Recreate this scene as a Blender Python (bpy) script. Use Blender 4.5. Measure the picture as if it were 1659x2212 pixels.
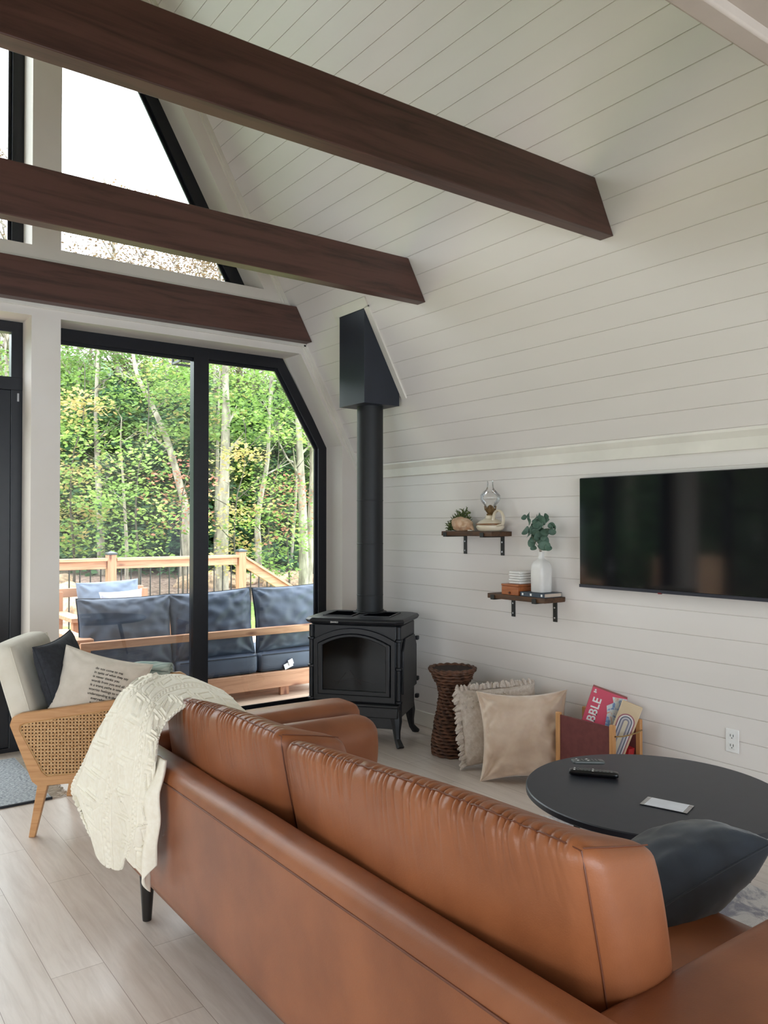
import bpy, bmesh, math, random
import numpy as np
from math import sin, cos, pi, radians as R
from mathutils import Vector, Matrix, noise
SC = bpy.context.scene
for _o in list(bpy.data.objects): bpy.data.objects.remove(_o, do_unlink=True)
COL = SC.collection

# ------------------------------------------------------------------ camera, world, exposure
FPX, YAW, PITCH, CAMZ = 1734.0, R(36.2), math.atan(25 / 1734), 1.55
cd = bpy.data.cameras.new('camera'); cam = bpy.data.objects.new('camera', cd); COL.objects.link(cam)
cam.location = (0, 0, CAMZ); cam.rotation_euler = (pi / 2 + PITCH, 0, -YAW)
cd.sensor_fit = 'VERTICAL'; cd.sensor_height = 36; cd.lens = 36 * FPX / 2212; cd.clip_start = .05; cd.clip_end = 300
SC.camera = cam
w = bpy.data.worlds.new('overcast_sky'); SC.world = w; w.use_nodes = True
wn, wl = w.node_tree.nodes, w.node_tree.links
bg = wn['Background']; bg.inputs['Strength'].default_value = 3.6
tc = wn.new('ShaderNodeTexCoord'); nz = wn.new('ShaderNodeTexNoise'); nz.inputs['Scale'].default_value = 2.2; nz.inputs['Detail'].default_value = 4
rp = wn.new('ShaderNodeValToRGB'); rp.color_ramp.elements[0].color = (.70, .86, 1, 1); rp.color_ramp.elements[1].color = (1, 1, .98, 1)
rp.color_ramp.elements[0].position = .35; rp.color_ramp.elements[1].position = .65
wl.new(tc.outputs['Generated'], nz.inputs['Vector']); wl.new(nz.outputs['Fac'], rp.inputs['Fac']); wl.new(rp.outputs['Color'], bg.inputs['Color'])
SC.view_settings.view_transform = 'Standard'; SC.view_settings.look = 'None'; SC.view_settings.gamma = 1
SC.view_settings.exposure = 1.14
SC.view_settings.use_curve_mapping = False
try:
    SC.cycles.max_bounces = 9; SC.cycles.diffuse_bounces = 5; SC.cycles.glossy_bounces = 4; SC.cycles.transmission_bounces = 6
    SC.cycles.transparent_max_bounces = 24; SC.cycles.sample_clamp_indirect = 8; SC.cycles.caustics_reflective = False
    SC.cycles.use_denoising = True; SC.cycles.use_adaptive_sampling = True; SC.cycles.adaptive_threshold = .02
except Exception: pass

def area(name, loc, rot, sx, sy, power, color=(1, 1, 1), portal=False, spread=None):
    l = bpy.data.lights.new(name, 'AREA'); l.shape = 'RECTANGLE'; l.size = sx; l.size_y = sy; l.energy = power; l.color = color
    if portal: l.cycles.is_portal = True
    o = bpy.data.objects.new(name, l); COL.objects.link(o); o.location = loc; o.rotation_euler = rot; return o
# portals only steer sky sampling through the real window openings (they give off nothing)
area('portal_gable_low', (.15, 6.05, 1.55), (-pi / 2, 0, 0), 7.3, 3.0, 1, portal=True)
area('portal_gable_high', (.1, 6.05, 5.2), (-pi / 2, 0, 0), 5.6, 3.8, 1, portal=True)
area('portal_left', (-3.85, 0.6, 1.25), (0, -pi / 2, 0), 1.45, 3.6, 1, portal=True)
area('portal_rear', (.1, -4.2, 1.4), (pi / 2, 0, 0), 5.6, 2.4, 1, portal=True)

# ------------------------------------------------------------------ colour + material helpers
def C(h):
    h = h.lstrip('#'); v = [int(h[i:i + 2], 16) / 255 for i in (0, 2, 4)]
    return tuple(x / 12.92 if x <= .04045 else ((x + .055) / 1.055) ** 2.4 for x in v) + (1,)
def sc(c, k): return (c[0] * k, c[1] * k, c[2] * k, 1)
def newmat(name):
    m = bpy.data.materials.new(name); m.use_nodes = True; nt = m.node_tree
    return m, nt, nt.nodes['Principled BSDF']
def node(nt, t, **kw):
    n = nt.nodes.new(t)
    for k, v in kw.items():
        if k in n.inputs.keys() if hasattr(n.inputs, 'keys') else False: n.inputs[k].default_value = v
        else: setattr(n, k, v)
    return n
def ramp(nt, fac, stops):
    r = nt.nodes.new('ShaderNodeValToRGB'); e = r.color_ramp.elements
    while len(e) < len(stops): e.new(.5)
    for i, (p, c) in enumerate(stops): e[i].position = p; e[i].color = c
    nt.links.new(fac, r.inputs['Fac']); return r.outputs['Color']
def vec(nt, scale=(1, 1, 1), rot=(0, 0, 0), kind='Object'):
    t = nt.nodes.new('ShaderNodeTexCoord'); mp = nt.nodes.new('ShaderNodeMapping')
    mp.inputs['Scale'].default_value = scale; mp.inputs['Rotation'].default_value = rot
    nt.links.new(t.outputs[kind], mp.inputs['Vector']); return mp.outputs['Vector']
def tex(nt, v, scale=5, detail=4, rough=.55, dist=0):
    n = nt.nodes.new('ShaderNodeTexNoise'); n.inputs['Scale'].default_value = scale; n.inputs['Detail'].default_value = detail
    n.inputs['Roughness'].default_value = rough; n.inputs['Distortion'].default_value = dist
    nt.links.new(v, n.inputs['Vector']); return n.outputs['Fac']
def bumpn(nt, b, h, strength, dist=.002):
    n = nt.nodes.new('ShaderNodeBump'); n.inputs['Strength'].default_value = strength; n.inputs['Distance'].default_value = dist
    nt.links.new(h, n.inputs['Height']); nt.links.new(n.outputs['Normal'], b.inputs['Normal'])
def mat(name, c, c2=None, rough=.6, scale=8, bump=0, bscale=None, metal=0, spec=.5, stretch=(1, 1, 1), coat=0, sheen=0, lo=.35, hi=.65, bdist=.002):
    m, nt, b = newmat(name); b.inputs['Roughness'].default_value = rough; b.inputs['Metallic'].default_value = metal
    b.inputs['Specular IOR Level'].default_value = spec; b.inputs['Coat Weight'].default_value = coat; b.inputs['Coat Roughness'].default_value = .2
    b.inputs['Sheen Weight'].default_value = sheen
    c2 = c2 or sc(c, .88); v = vec(nt, stretch); f = tex(nt, v, scale)
    nt.links.new(ramp(nt, f, [(lo, c2), (hi, c)]), b.inputs['Base Color'])
    if bump: bumpn(nt, b, tex(nt, v, bscale or scale * 6, 3), bump, bdist)
    return m
def wood(name, dark, light, ax='x', scale=1.0, rough=.5, bump=.15, knots=None):
    m, nt, b = newmat(name); b.inputs['Roughness'].default_value = rough
    s = {'x': (1, 14, 14), 'y': (14, 1, 14), 'z': (14, 14, 1)}[ax]; v = vec(nt, tuple(k * scale for k in s))
    f = tex(nt, v, 2.2, 6, .65, .6); col = ramp(nt, f, [(.3, dark), (.55, light), (.75, sc(light, 1.12))])
    if knots:
        s2 = {'x': (1, 3, 3), 'y': (3, 1, 3), 'z': (3, 3, 1)}[ax]
        k = node(nt, 'ShaderNodeTexVoronoi'); k.inputs['Scale'].default_value = 2.6 * scale; nt.links.new(vec(nt, s2), k.inputs['Vector'])
        kc = ramp(nt, k.outputs['Distance'], [(.06, (1, 1, 1, 1)), (.16, (0, 0, 0, 1))])
        mx = nt.nodes.new('ShaderNodeMix'); mx.data_type = 'RGBA'; nt.links.new(kc, mx.inputs[0]); nt.links.new(col, mx.inputs[6]); mx.inputs[7].default_value = knots; col = mx.outputs[2]
    nt.links.new(col, b.inputs['Base Color']); bumpn(nt, b, f, bump, .001); return m
def glass(name, refl=.08, tint=(1, 1, 1, 1), rough=0.0):
    m, nt, b = newmat(name); nt.nodes.remove(b); out = nt.nodes['Material Output']
    t = node(nt, 'ShaderNodeBsdfTransparent'); t.inputs['Color'].default_value = tint
    g = node(nt, 'ShaderNodeBsdfGlossy'); g.inputs['Roughness'].default_value = rough
    fr = node(nt, 'ShaderNodeFresnel'); fr.inputs['IOR'].default_value = 1.45
    ml = node(nt, 'ShaderNodeMath', operation='MULTIPLY'); ml.inputs[1].default_value = refl / .04; nt.links.new(fr.outputs[0], ml.inputs[0]); ml.use_clamp = True
    mx = node(nt, 'ShaderNodeMixShader'); nt.links.new(ml.outputs[0], mx.inputs[0]); nt.links.new(t.outputs[0], mx.inputs[1]); nt.links.new(g.outputs[0], mx.inputs[2])
    nt.links.new(mx.outputs[0], out.inputs['Surface']); return m

M_wall = mat('white_painted_wall', C('#e4ddd6'), C('#dfd7ce'), rough=.62, scale=2, bump=.04, bscale=160)
M_ship = mat('white_shiplap_paint', C('#e9e3df'), C('#e1dbd6'), rough=.42, scale=1.5, bump=.12, bscale=30, stretch=(1, .25, 1))
M_jamb = mat('white_trim_paint', C('#eae5db'), rough=.4, scale=3)
M_beam = wood('dark_stained_beam', C('#33201a'), C('#563830'), 'x', .6, rough=.42)
M_black = mat('black_window_aluminium', C('#0e1018'), C('#13151d'), rough=.35, scale=20)
M_glass = glass('window_glass', .10, (.97, .99, .985, 1))
M_stove = mat('black_cast_iron', C('#111318'), C('#171a20'), rough=.42, scale=40, bump=.25, bscale=400, bdist=.0008)
M_pipe = mat('black_pipe_paint', C('#0a0c10'), C('#0e1014'), rough=.55, scale=20)
M_flue = mat('dark_blue_black_sheet', C('#1a202b'), C('#1e2430'), rough=.45, scale=6)
M_leather = mat('tan_leather', C('#925836'), C('#7c4729'), rough=.40, scale=3.5, bump=.35, bscale=260, bdist=.0009, spec=.5)
M_seam = mat('tan_leather_seam', C('#663824'), rough=.5)
M_blackwood = mat('dark_stained_leg', C('#1c1714'), rough=.4)
M_cream = mat('cream_upholstery', C('#e0d9cb'), C('#d8d0c0'), rough=.85, scale=10, bump=.3, bscale=500, sheen=.2)
M_oak = wood('light_oak', C('#b98250'), C('#cd9a68'), 'x', 1.2, rough=.45)
M_charcoal = mat('charcoal_linen', C('#33363d'), C('#292b31'), rough=.9, scale=60, bump=.4, bscale=500)
M_navy = mat('navy_velvet', C('#262f3a'), C('#1c232c'), rough=.85, scale=10, sheen=.25)
M_knit = mat('cream_knit', C('#efe9da'), C('#e9e1cf'), rough=.95, scale=60, bump=.12, bscale=500, sheen=.2)
M_textp = mat('natural_cotton', C('#e3d9cc'), C('#dad0c2'), rough=.9, scale=20, bump=.3, bscale=500)
M_ink = mat('grey_ink', C('#3c3734'), rough=.9)
M_velvet = mat('beige_velvet', C('#dfc8b3'), C('#cfb49c'), rough=.55, scale=6, sheen=.6, bump=.2, bscale=120)
M_fringe = mat('oatmeal_woven', C('#ddd2c8'), C('#cbbdb0'), rough=.95, scale=50, bump=.8, bscale=220, bdist=.004)
M_wicker = mat('brown_wicker', C('#6b4530'), C('#3e2619'), rough=.6, scale=25, bump=.5, bscale=90, bdist=.003)
M_tabletop = mat('matte_black_top', C('#20232b'), C('#242730'), rough=.42, scale=20, bump=.1, bscale=300)
M_plastic = mat('black_plastic', C('#101013'), rough=.3)
M_grey = mat('grey_plastic', C('#5c6160'), rough=.35)
M_white = mat('white_plastic', C('#f4f3f1'), rough=.35)
M_paper = mat('white_paper', C('#dfe2ea'), rough=.5)
M_clear = glass('clear_sleeve', .12, (.8, .82, .85, 1))
M_maroon = mat('maroon_canvas', C('#6e3431'), C('#642d2b'), rough=.7, scale=30)
M_pine = wood('pine', C('#b57b45'), C('#cb9560'), 'z', 1.5, rough=.5)
M_cedar = wood('cedar_lumber', C('#9a6a4e'), C('#bd9174'), 'x', .8, rough=.6, knots=C('#6b3a26'))
M_cedarz = wood('cedar_post', C('#96654a'), C('#b68668'), 'z', .8, rough=.6, knots=C('#6b3a26'))
M_deck = wood('deck_boards', C('#a98a76'), C('#c9b09c'), 'x', .7, rough=.55)
M_outnavy = mat('outdoor_navy_fabric', C('#465165'), C('#3e485a'), rough=.6, scale=4)
M_outgrey = mat('outdoor_grey_fabric', C('#747f91'), C('#6a7587'), rough=.8, scale=8)
M_shelf = wood('rustic_shelf_wood', C('#2c1b13'), C('#53361f'), 'y', 1.6, rough=.6)
M_bracket = mat('black_bracket', C('#191817'), rough=.5)
M_screw = mat('steel_screw', C('#b9b9bb'), rough=.3, metal=.7)
M_ceramic = mat('white_ceramic', C('#e6e3df'), rough=.35)
M_eucal = mat('eucalyptus_leaf', C('#3d5648'), C('#54705f'), rough=.6, scale=12)
M_stem = mat('plant_stem', C('#8a7c6a'), rough=.7)
M_bone = mat('aged_bone', C('#d2b79b'), C('#b98f6e'), rough=.7, scale=25, bump=.4, bscale=60)
M_moss = mat('green_moss', C('#5e6b3a'), C('#434e2b'), rough=.9, scale=40)
M_stone = mat('glazed_stoneware', C('#d8cdb8'), C('#cfc2aa'), rough=.25, scale=8)
M_brown = mat('brown_glaze', C('#7c532c'), rough=.3)
M_brass = mat('aged_brass', C('#8d7350'), rough=.35, metal=.8)
M_lampglass = glass('lamp_glass', .035, (.97, .97, .97, 1))
M_balu = mat('black_baluster', C('#1a1618'), rough=.4)
M_capm = mat('black_post_cap', C('#3a3f44'), rough=.3, metal=.5)

def make_floor_mat():
    m, nt, b = newmat('pale_oak_planks')
    v = vec(nt, (1, 1, 1), (0, 0, pi / 2)); br = node(nt, 'ShaderNodeTexBrick'); nt.links.new(v, br.inputs['Vector'])
    br.offset = .37; br.inputs['Scale'].default_value = 1; br.inputs['Mortar Size'].default_value = .0011; br.inputs['Brick Width'].default_value = 1.22; br.inputs['Row Height'].default_value = .178
    br.inputs['Color1'].default_value = C('#ddd3cb'); br.inputs['Color2'].default_value = C('#d1c5bb'); br.inputs['Mortar'].default_value = C('#8f7d72'); br.inputs['Mortar Smooth'].default_value = .3
    v2 = vec(nt, (11, 1, 1)); f = tex(nt, v2, 2.6, 7, .65, .5); g = ramp(nt, f, [(.30, (.80, .77, .75, 1)), (.6, (1, 1, 1, 1))])
    mx = nt.nodes.new('ShaderNodeMix'); mx.data_type = 'RGBA'; mx.blend_type = 'MULTIPLY'; mx.inputs[0].default_value = .85
    nt.links.new(br.outputs['Color'], mx.inputs[6]); nt.links.new(g, mx.inputs[7]); nt.links.new(mx.outputs[2], b.inputs['Base Color'])
    b.inputs['Roughness'].default_value = .30; bumpn(nt, b, f, .12, .001); return m
M_floor = make_floor_mat()

# ------------------------------------------------------------------ geometry helpers
WM = {}
def wm(p): return WM.get(p.name, Matrix()) if p else Matrix()
class B:
    def __init__(s): s.bm = bmesh.new()
    def add(s, vs, fs):
        v = [s.bm.verts.new(p) for p in vs]
        for f in fs:
            try: s.bm.faces.new([v[i] for i in f])
            except ValueError: pass
        return s
    def box(s, lo, hi, mtx=None):
        vs = [Vector((x, y, z)) for x in (lo[0], hi[0]) for y in (lo[1], hi[1]) for z in (lo[2], hi[2])]
        if mtx: vs = [mtx @ v for v in vs]
        return s.add(vs, [(0, 1, 3, 2), (4, 6, 7, 5), (0, 4, 5, 1), (2, 3, 7, 6), (0, 2, 6, 4), (1, 5, 7, 3)])
    def cbox(s, c, d, mtx=None): return s.box([c[i] - d[i] / 2 for i in range(3)], [c[i] + d[i] / 2 for i in range(3)], mtx)
    def prism(s, poly, ax, a, b):
        def P(p, t):
            q = list(p); q.insert(ax, t); return q
        n = len(poly); vs = [P(p, a) for p in poly] + [P(p, b) for p in poly]
        fs = [tuple(range(n)), tuple(range(2 * n - 1, n - 1, -1))] + [(i, i + n, (i + 1) % n + n, (i + 1) % n) for i in range(n)]
        return s.add(vs, fs)
    def ring(s, outer, inner, ax, a, b):     # prism with a hole; outlines with the same number of points
        def P(p, t):
            q = list(p); q.insert(ax, t); return q
        n = len(outer); vs = [P(p, a) for p in outer] + [P(p, a) for p in inner] + [P(p, b) for p in outer] + [P(p, b) for p in inner]
        fs = []
        for i in range(n):
            j = (i + 1) % n
            fs += [(i, j, n + j, n + i), (2 * n + i, 3 * n + i, 3 * n + j, 2 * n + j), (i, 2 * n + i, 2 * n + j, j), (n + i, n + j, 3 * n + j, 3 * n + i)]
        return s.add(vs, fs)
    def tube(s, path, r, n=10, cap=True, flat=1.0):
        path = [Vector(p) for p in path]; rr = r if isinstance(r, (list, tuple)) else [r] * len(path); vs = []; up = None
        for i, p in enumerate(path):
            d = (path[min(i + 1, len(path) - 1)] - path[max(i - 1, 0)]).normalized()
            if up is None: up = Vector((0, 0, 1)) if abs(d.z) < .9 else Vector((1, 0, 0))
            a = d.cross(up)
            a = a.normalized() if a.length > 1e-6 else d.orthogonal().normalized()
            b = a.cross(d).normalized(); up = b
            vs += [p + a * (rr[i] * cos(2 * pi * k / n)) + b * (rr[i] * flat * sin(2 * pi * k / n)) for k in range(n)]
        m = len(path); fs = [(i * n + k, i * n + (k + 1) % n, (i + 1) * n + (k + 1) % n, (i + 1) * n + k) for i in range(m - 1) for k in range(n)]
        if cap: fs += [tuple(range(n - 1, -1, -1)), tuple((m - 1) * n + k for k in range(n))]
        return s.add(vs, fs)
    def lathe(s, prof, n=32, c=(0, 0, 0), cap=True, sq=0):
        vs = []
        for (r, z) in prof:
            for k in range(n):
                t = 2 * pi * k / n; rad = r
                if sq: rad = r * ((abs(cos(t)) ** sq + abs(sin(t)) ** sq) ** (-1 / sq))
                vs.append((c[0] + rad * cos(t), c[1] + rad * sin(t), c[2] + z))
        m = len(prof); fs = [(i * n + k, i * n + (k + 1) % n, (i + 1) * n + (k + 1) % n, (i + 1) * n + k) for i in range(m - 1) for k in range(n)]
        if cap: fs += [tuple(range(n - 1, -1, -1)), tuple((m - 1) * n + k for k in range(n))]
        return s.add(vs, fs)
    def grid(s, fn, nu, nv, wrap=False):
        vs = [fn(i / nu, j / nv) for i in range(nu + 1) for j in range(nv + 1)]
        return s.add(vs, [(i * (nv + 1) + j, (i + 1) * (nv + 1) + j, (i + 1) * (nv + 1) + j + 1, i * (nv + 1) + j + 1) for i in range(nu) for j in range(nv)])
    def xf(s, m): bmesh.ops.transform(s.bm, matrix=m, verts=s.bm.verts); return s
def obj(name, b, m, parent=None, smooth=False, bevel=0, local=False, label=None, seg=2, solid=0, angle=35):
    me = bpy.data.meshes.new(name); bm = b.bm
    if solid is not None and bevel: bmesh.ops.remove_doubles(bm, verts=bm.verts, dist=1e-6)
    bmesh.ops.recalc_face_normals(bm, faces=bm.faces)
    if parent and not local: bmesh.ops.transform(bm, matrix=wm(parent).inverted(), verts=bm.verts)
    bm.to_mesh(me); bm.free(); o = bpy.data.objects.new(name, me); COL.objects.link(o)
    me.materials.append(m)
    if parent: o.parent = parent; WM[o.name] = wm(parent)
    if solid:
        sd = o.modifiers.new('thick', 'SOLIDIFY'); sd.thickness = solid; sd.offset = 0
    if bevel:
        bv = o.modifiers.new('bevel', 'BEVEL'); bv.width = bevel; bv.segments = seg; bv.limit_method = 'ANGLE'; bv.angle_limit = R(30)
    if smooth or bevel:
        me.polygons.foreach_set('use_smooth', [True] * len(me.polygons))
        try:
            me.set_sharp_from_angle(angle=R(angle))
        except Exception: pass
    if label: o['label'] = label
    return o
def thing(name, label, cat, loc=(0, 0, 0), rz=0, group=None):
    o = bpy.data.objects.new(name, None); o.empty_display_size = .1; COL.objects.link(o); o.location = loc; o.rotation_euler = (0, 0, rz)
    WM[o.name] = Matrix.Translation(loc) @ Matrix.Rotation(rz, 4, 'Z')
    o['label'] = label; o['category'] = cat
    if group: o['group'] = group
    return o
def tag(o, label, cat, group=None, kind=None):
    o['label'] = label; o['category'] = cat
    if group: o['group'] = group
    if kind: o['kind'] = kind
    return o
def struct(name, b, m, **k):
    o = obj(name, b, m, **k); o['kind'] = 'structure'; return o
def recenter(o):       # give a single-mesh thing an origin at its own base
    me = o.data; n = len(me.vertices); a = np.empty(n * 3); me.vertices.foreach_get('co', a); a = a.reshape(-1, 3)
    c = np.array([a[:, 0].mean(), a[:, 1].mean(), a[:, 2].min()]); me.vertices.foreach_set('co', (a - c).ravel()); o.location = c; return o
def dup(root, loc, rz=None, scale=None, label=None, group=None):
    r = root.copy(); COL.objects.link(r); r.location = loc
    if rz is not None: r.rotation_euler = (0, 0, rz)
    if scale: r.scale = scale
    if label: r['label'] = label
    if group: r['group'] = group
    for ch in list(root.children):
        c = ch.copy(); COL.objects.link(c); c.parent = r
        for g in list(ch.children):
            d = g.copy(); COL.objects.link(d); d.parent = c
    return r
def basis(c, u, v):
    u = Vector(u).normalized(); v = Vector(v); v = (v - u * v.dot(u)).normalized(); n = u.cross(v)
    m = Matrix((u, v, n)).transposed().to_4x4(); m.translation = Vector(c); return m
def rbox(size, r, n=(16, 16, 16), puff=(0, 0, 0), fn=None):      # softly rounded, optionally puffed box centred on the origin
    b = B(); hx = [k / 2 for k in size]
    for ax in range(3):
        for sg in (-1, 1):
            i, j = [k for k in range(3) if k != ax]
            def f(u, v, ax=ax, sg=sg, i=i, j=j):
                p = Vector((0, 0, 0)); p[ax] = sg * hx[ax]; p[i] = (2 * (u - .5)) * hx[i]; p[j] = (2 * (v - .5)) * hx[j]
                q = Vector([max(-hx[k] + r, min(hx[k] - r, p[k])) for k in range(3)]); d = p - q
                p = q + d.normalized() * r if d.length > 1e-9 else p
                t = [max(0, 1 - (p[k] / hx[k]) ** 2) for k in range(3)]
                p[0] += puff[0] * t[1] ** .7 * t[2] ** .7 * (p[0] / hx[0]); p[1] += puff[1] * t[0] ** .7 * t[2] ** .7 * (p[1] / hx[1]); p[2] += puff[2] * t[0] ** .7 * t[1] ** .7 * (p[2] / hx[2])
                return fn(p) if fn else p
            b.grid(f, n[i], n[j])
    bmesh.ops.remove_doubles(b.bm, verts=b.bm.verts, dist=1e-5)
    return b
def pillow_h(u, v, t, seed=0, wr=.006):
    e = (max(0, 1 - u * u) * max(0, 1 - v * v))
    h = t * e ** .42
    p = Vector((u * 3 + seed, v * 3, seed * .7))
    edge = 1 - min(1, (1 - max(abs(u), abs(v))) * 2.2)
    h += wr * noise.noise(p * 1.4) * e ** .3 + wr * .8 * noise.noise(Vector((u * 9 + seed, v * 9, 3))) * e ** .3 * edge
    # creases running in from the corners
    for cu, cv in ((1, 1), (-1, 1), (1, -1), (-1, -1)):
        du, dv = u - cu, v - cv; r = math.hypot(du, dv)
        if r < .9: h += wr * 1.1 * sin(9 * math.atan2(dv, du) + seed) * (1 - r / .9) * e ** .4
    return h
def pillow_xy(u, v, w_, h_, pinch=.07):
    return (u * w_ / 2 * (1 - pinch * (1 - v * v) * abs(u) ** 3), v * h_ / 2 * (1 - pinch * (1 - u * u) * abs(v) ** 3))
def pillow(w_, h_, t, n=40, seed=0, wr=.006, pinch=.09):
    b = B()
    for sg in (1, -1):
        def f(i, j, sg=sg):
            u, v = 2 * i - 1, 2 * j - 1; u = sin(u * pi / 2) * .5 + u * .5; v = sin(v * pi / 2) * .5 + v * .5
            x, y = pillow_xy(u, v, w_, h_, pinch); return (x, y, sg * pillow_h(u, v, t / 2, seed + (sg < 0) * 5, wr))
        b.grid(f, n, n)
    bmesh.ops.remove_doubles(b.bm, verts=b.bm.verts, dist=1e-5)
    return b
def piping(w_, h_, r=.004, pinch=.09, n=24):
    pts = []
    for a in range(4):
        for k in range(n):
            t = -1 + 2 * k / n; u, v = [(t, -1), (1, t), (-t, 1), (-1, -t)][a]; x, y = pillow_xy(u, v, w_, h_, pinch); pts.append((x, y, 0))
    pts.append(pts[0]); return B().tube(pts, r, 6, cap=False)
def textmesh(body, size, fn=None, align='CENTER', space=1.0, ext=0.0, bold=0.0):
    cu = bpy.data.curves.new('t', 'FONT'); cu.body = body; cu.size = size; cu.align_x = align; cu.space_character = space; cu.space_line = 1.0; cu.extrude = ext; cu.offset = bold
    o = bpy.data.objects.new('t', cu); COL.objects.link(o); dg = bpy.context.evaluated_depsgraph_get(); me = bpy.data.meshes.new_from_object(o.evaluated_get(dg))
    bpy.data.objects.remove(o); b = B(); b.bm.from_mesh(me)
    if fn:
        for v in b.bm.verts: v.co = Vector(fn(v.co))
    return b

# ------------------------------------------------------------------ room shell
XW, YW, ZK, SL, XR = 3.90, 5.65, 1.98, 1.84, 0.10       # right wall, gable wall face, knee height, slope, ridge x
XL = 2 * XR - XW; ZR = ZK + SL * (XW - XR); YB = -4.05
struct('floor', B().box((XL - .3, YB - .2, -.12), (XW + .3, 6.0, 0)), M_floor)
def shiplap(p0, p1, y0, y1, nrm, first=0.0, pitch=.1285, g=.0045):   # profile from p0 to p1 in x,z; grooves are real V cuts
    p0, p1, nrm = Vector((p0[0], 0, p0[1])), Vector((p1[0], 0, p1[1])), Vector((nrm[0], 0, nrm[1])).normalized()
    L = (p1 - p0).length; d = (p1 - p0) / L; pts = [p0]; t = first
    while t < L:
        if t > g: pts += [p0 + d * (t - g / 2), p0 + d * (t - g / 2 + .001) - nrm * .006, p0 + d * (t + g / 2 - .001) - nrm * .006, p0 + d * (t + g / 2)]
        t += pitch
    pts.append(p1); b = B(); n = len(pts)
    vs = [(p.x, y0, p.z) for p in pts] + [(p.x, y1, p.z) for p in pts]
    b.add(vs, [(i, i + 1, n + i + 1, n + i) for i in range(n - 1)])
    q0, q1 = p0 - nrm * .14, p1 - nrm * .14
    b.add([(q0.x, y0, q0.z), (q1.x, y0, q1.z), (q1.x, y1, q1.z), (q0.x, y1, q0.z)], [(0, 1, 2, 3)])
    return b
struct('wall_right', shiplap((XW, 0), (XW, ZK), YB, YW, (-1, 0), first=.05), M_ship)
nR = (-SL, -1)
sr = shiplap((XW, ZK), (XR, ZR), YB, YW, nR, first=.07)
struct('ceiling', sr, M_ship)
struct('wall_left', shiplap((XL, 0), (XL, ZK), YB, -1.2, (1, 0), first=.05), M_ship)
struct('wall_left', shiplap((XL, 0), (XL, ZK), 2.4, YW, (1, 0), first=.05), M_ship)
struct('wall_left', B().box((XL - .12, -1.2, 0), (XL, 2.4, .5)), M_wall)
struct('window_3', B().ring([(-1.2, .5), (2.4, .5), (2.4, 1.98), (-1.2, 1.98)], [(-1.12, .58), (2.32, .58), (2.32, 1.9), (-1.12, 1.9)], 0, XL - .08, XL - .02), M_black)
struct('ceiling', shiplap((XL, ZK), (XR, ZR), YB, YW, (SL, -1), first=.07), M_ship)
# knee moulding and baseboards
struct('trim_1', B().box((XW - .016, .9, ZK - .055), (XW, YW, ZK + .012)), M_jamb, bevel=.004)
struct('trim_2', B().prism([(XW - .012, ZK + .002), (XW - .014 - .02, ZK + .045), (XW - .03, ZK + .06), (XW, ZK + .02)], 1, .9, YW), M_jamb, bevel=.003)
struct('baseboard_right', B().box((XW - .016, YB, 0), (XW + .001, YW, .112)), M_jamb, bevel=.004)
# loft slab, front trim and end wall (the photographer stands below the loft)
M_loft = mat('dimmed_loft_paint', C('#b3a89e'), C('#ada298'), rough=.7)  # wall paint greyed, so the dim light at the loft sits in the colour
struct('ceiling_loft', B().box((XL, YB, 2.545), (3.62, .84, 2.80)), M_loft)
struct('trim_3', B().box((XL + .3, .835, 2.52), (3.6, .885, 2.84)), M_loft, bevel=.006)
# rear gable with a wide glazed opening
b = B(); b.box((XL, YB - .12, 0), (-2.6, YB, 2.6)); b.box((2.8, YB - .12, 0), (XW, YB, 2.6)); b.box((-2.6, YB - .12, 2.45), (2.8, YB, 2.6))
b.prism([(XL - .02, 2.6), (XW + .02, 2.6), (XR, ZR + .05)], 1, YB - .12, YB)
struct('wall_rear', b, M_wall)
b = B()
for x in (-2.6, -.8, 1.0, 2.74): b.box((x, YB - .1, 0), (x + .06, YB - .04, 2.45))
b.box((-2.6, YB - .1, 2.39), (2.8, YB - .04, 2.45)); b.box((-2.6, YB - .1, 0), (2.8, YB - .04, .08)); struct('door_2', b, M_black)

# gable (window) wall: drywall with openings, built from prisms
def cx(z, side=1, inset=0): x = XW - (z - ZK) / SL - inset; return x if side > 0 else 2 * XR - x
PW0, PW1, DZ0, DZ1 = 1.245, 1.43, 2.93, 3.40            # pillar left/right, header bottom/top
YO = 5.99
ML0, ML1 = 2 * XR - PW0, 2 * XR - PW1
b = B()
def px(poly): b.prism(poly, 1, YW, YO)
# corner strip right of the low window, the header, the raking strips, the pillars
for sg in (1, -1):
    f = (lambda x: x) if sg > 0 else (lambda x: 2 * XR - x)
    px([(f(XW), 0), (f(XW), ZK), (f(3.70), 2.205), (f(3.70), 0)])
    px([(f(XW), ZK), (f(cx(3.02)), 3.02), (f(3.295), DZ0), (f(3.70), 2.205)])
    px([(f(PW0), 0), (f(PW1), 0), (f(PW1), 6.22), (f(PW0), 6.22)])
    px([(f(cx(3.02)), 3.02), (f(cx(DZ1)), DZ1), (f(PW1), DZ1), (f(PW1), DZ0), (f(3.295), DZ0)])
    px([(f(cx(DZ1)), DZ1), (f(cx(6.3)), 6.3), (f(cx(6.3) - .165), 6.22), (f(cx(DZ1) - .165), DZ1)])
    px([(f(cx(6.3)), 6.3), (f(XR), ZR), (f(XR), 6.22), (f(cx(6.3) - .165), 6.22)])
px([(ML0, DZ0), (PW0, DZ0), (PW0, DZ1), (ML0, DZ1)])
struct('wall_window', b, M_wall)
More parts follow.
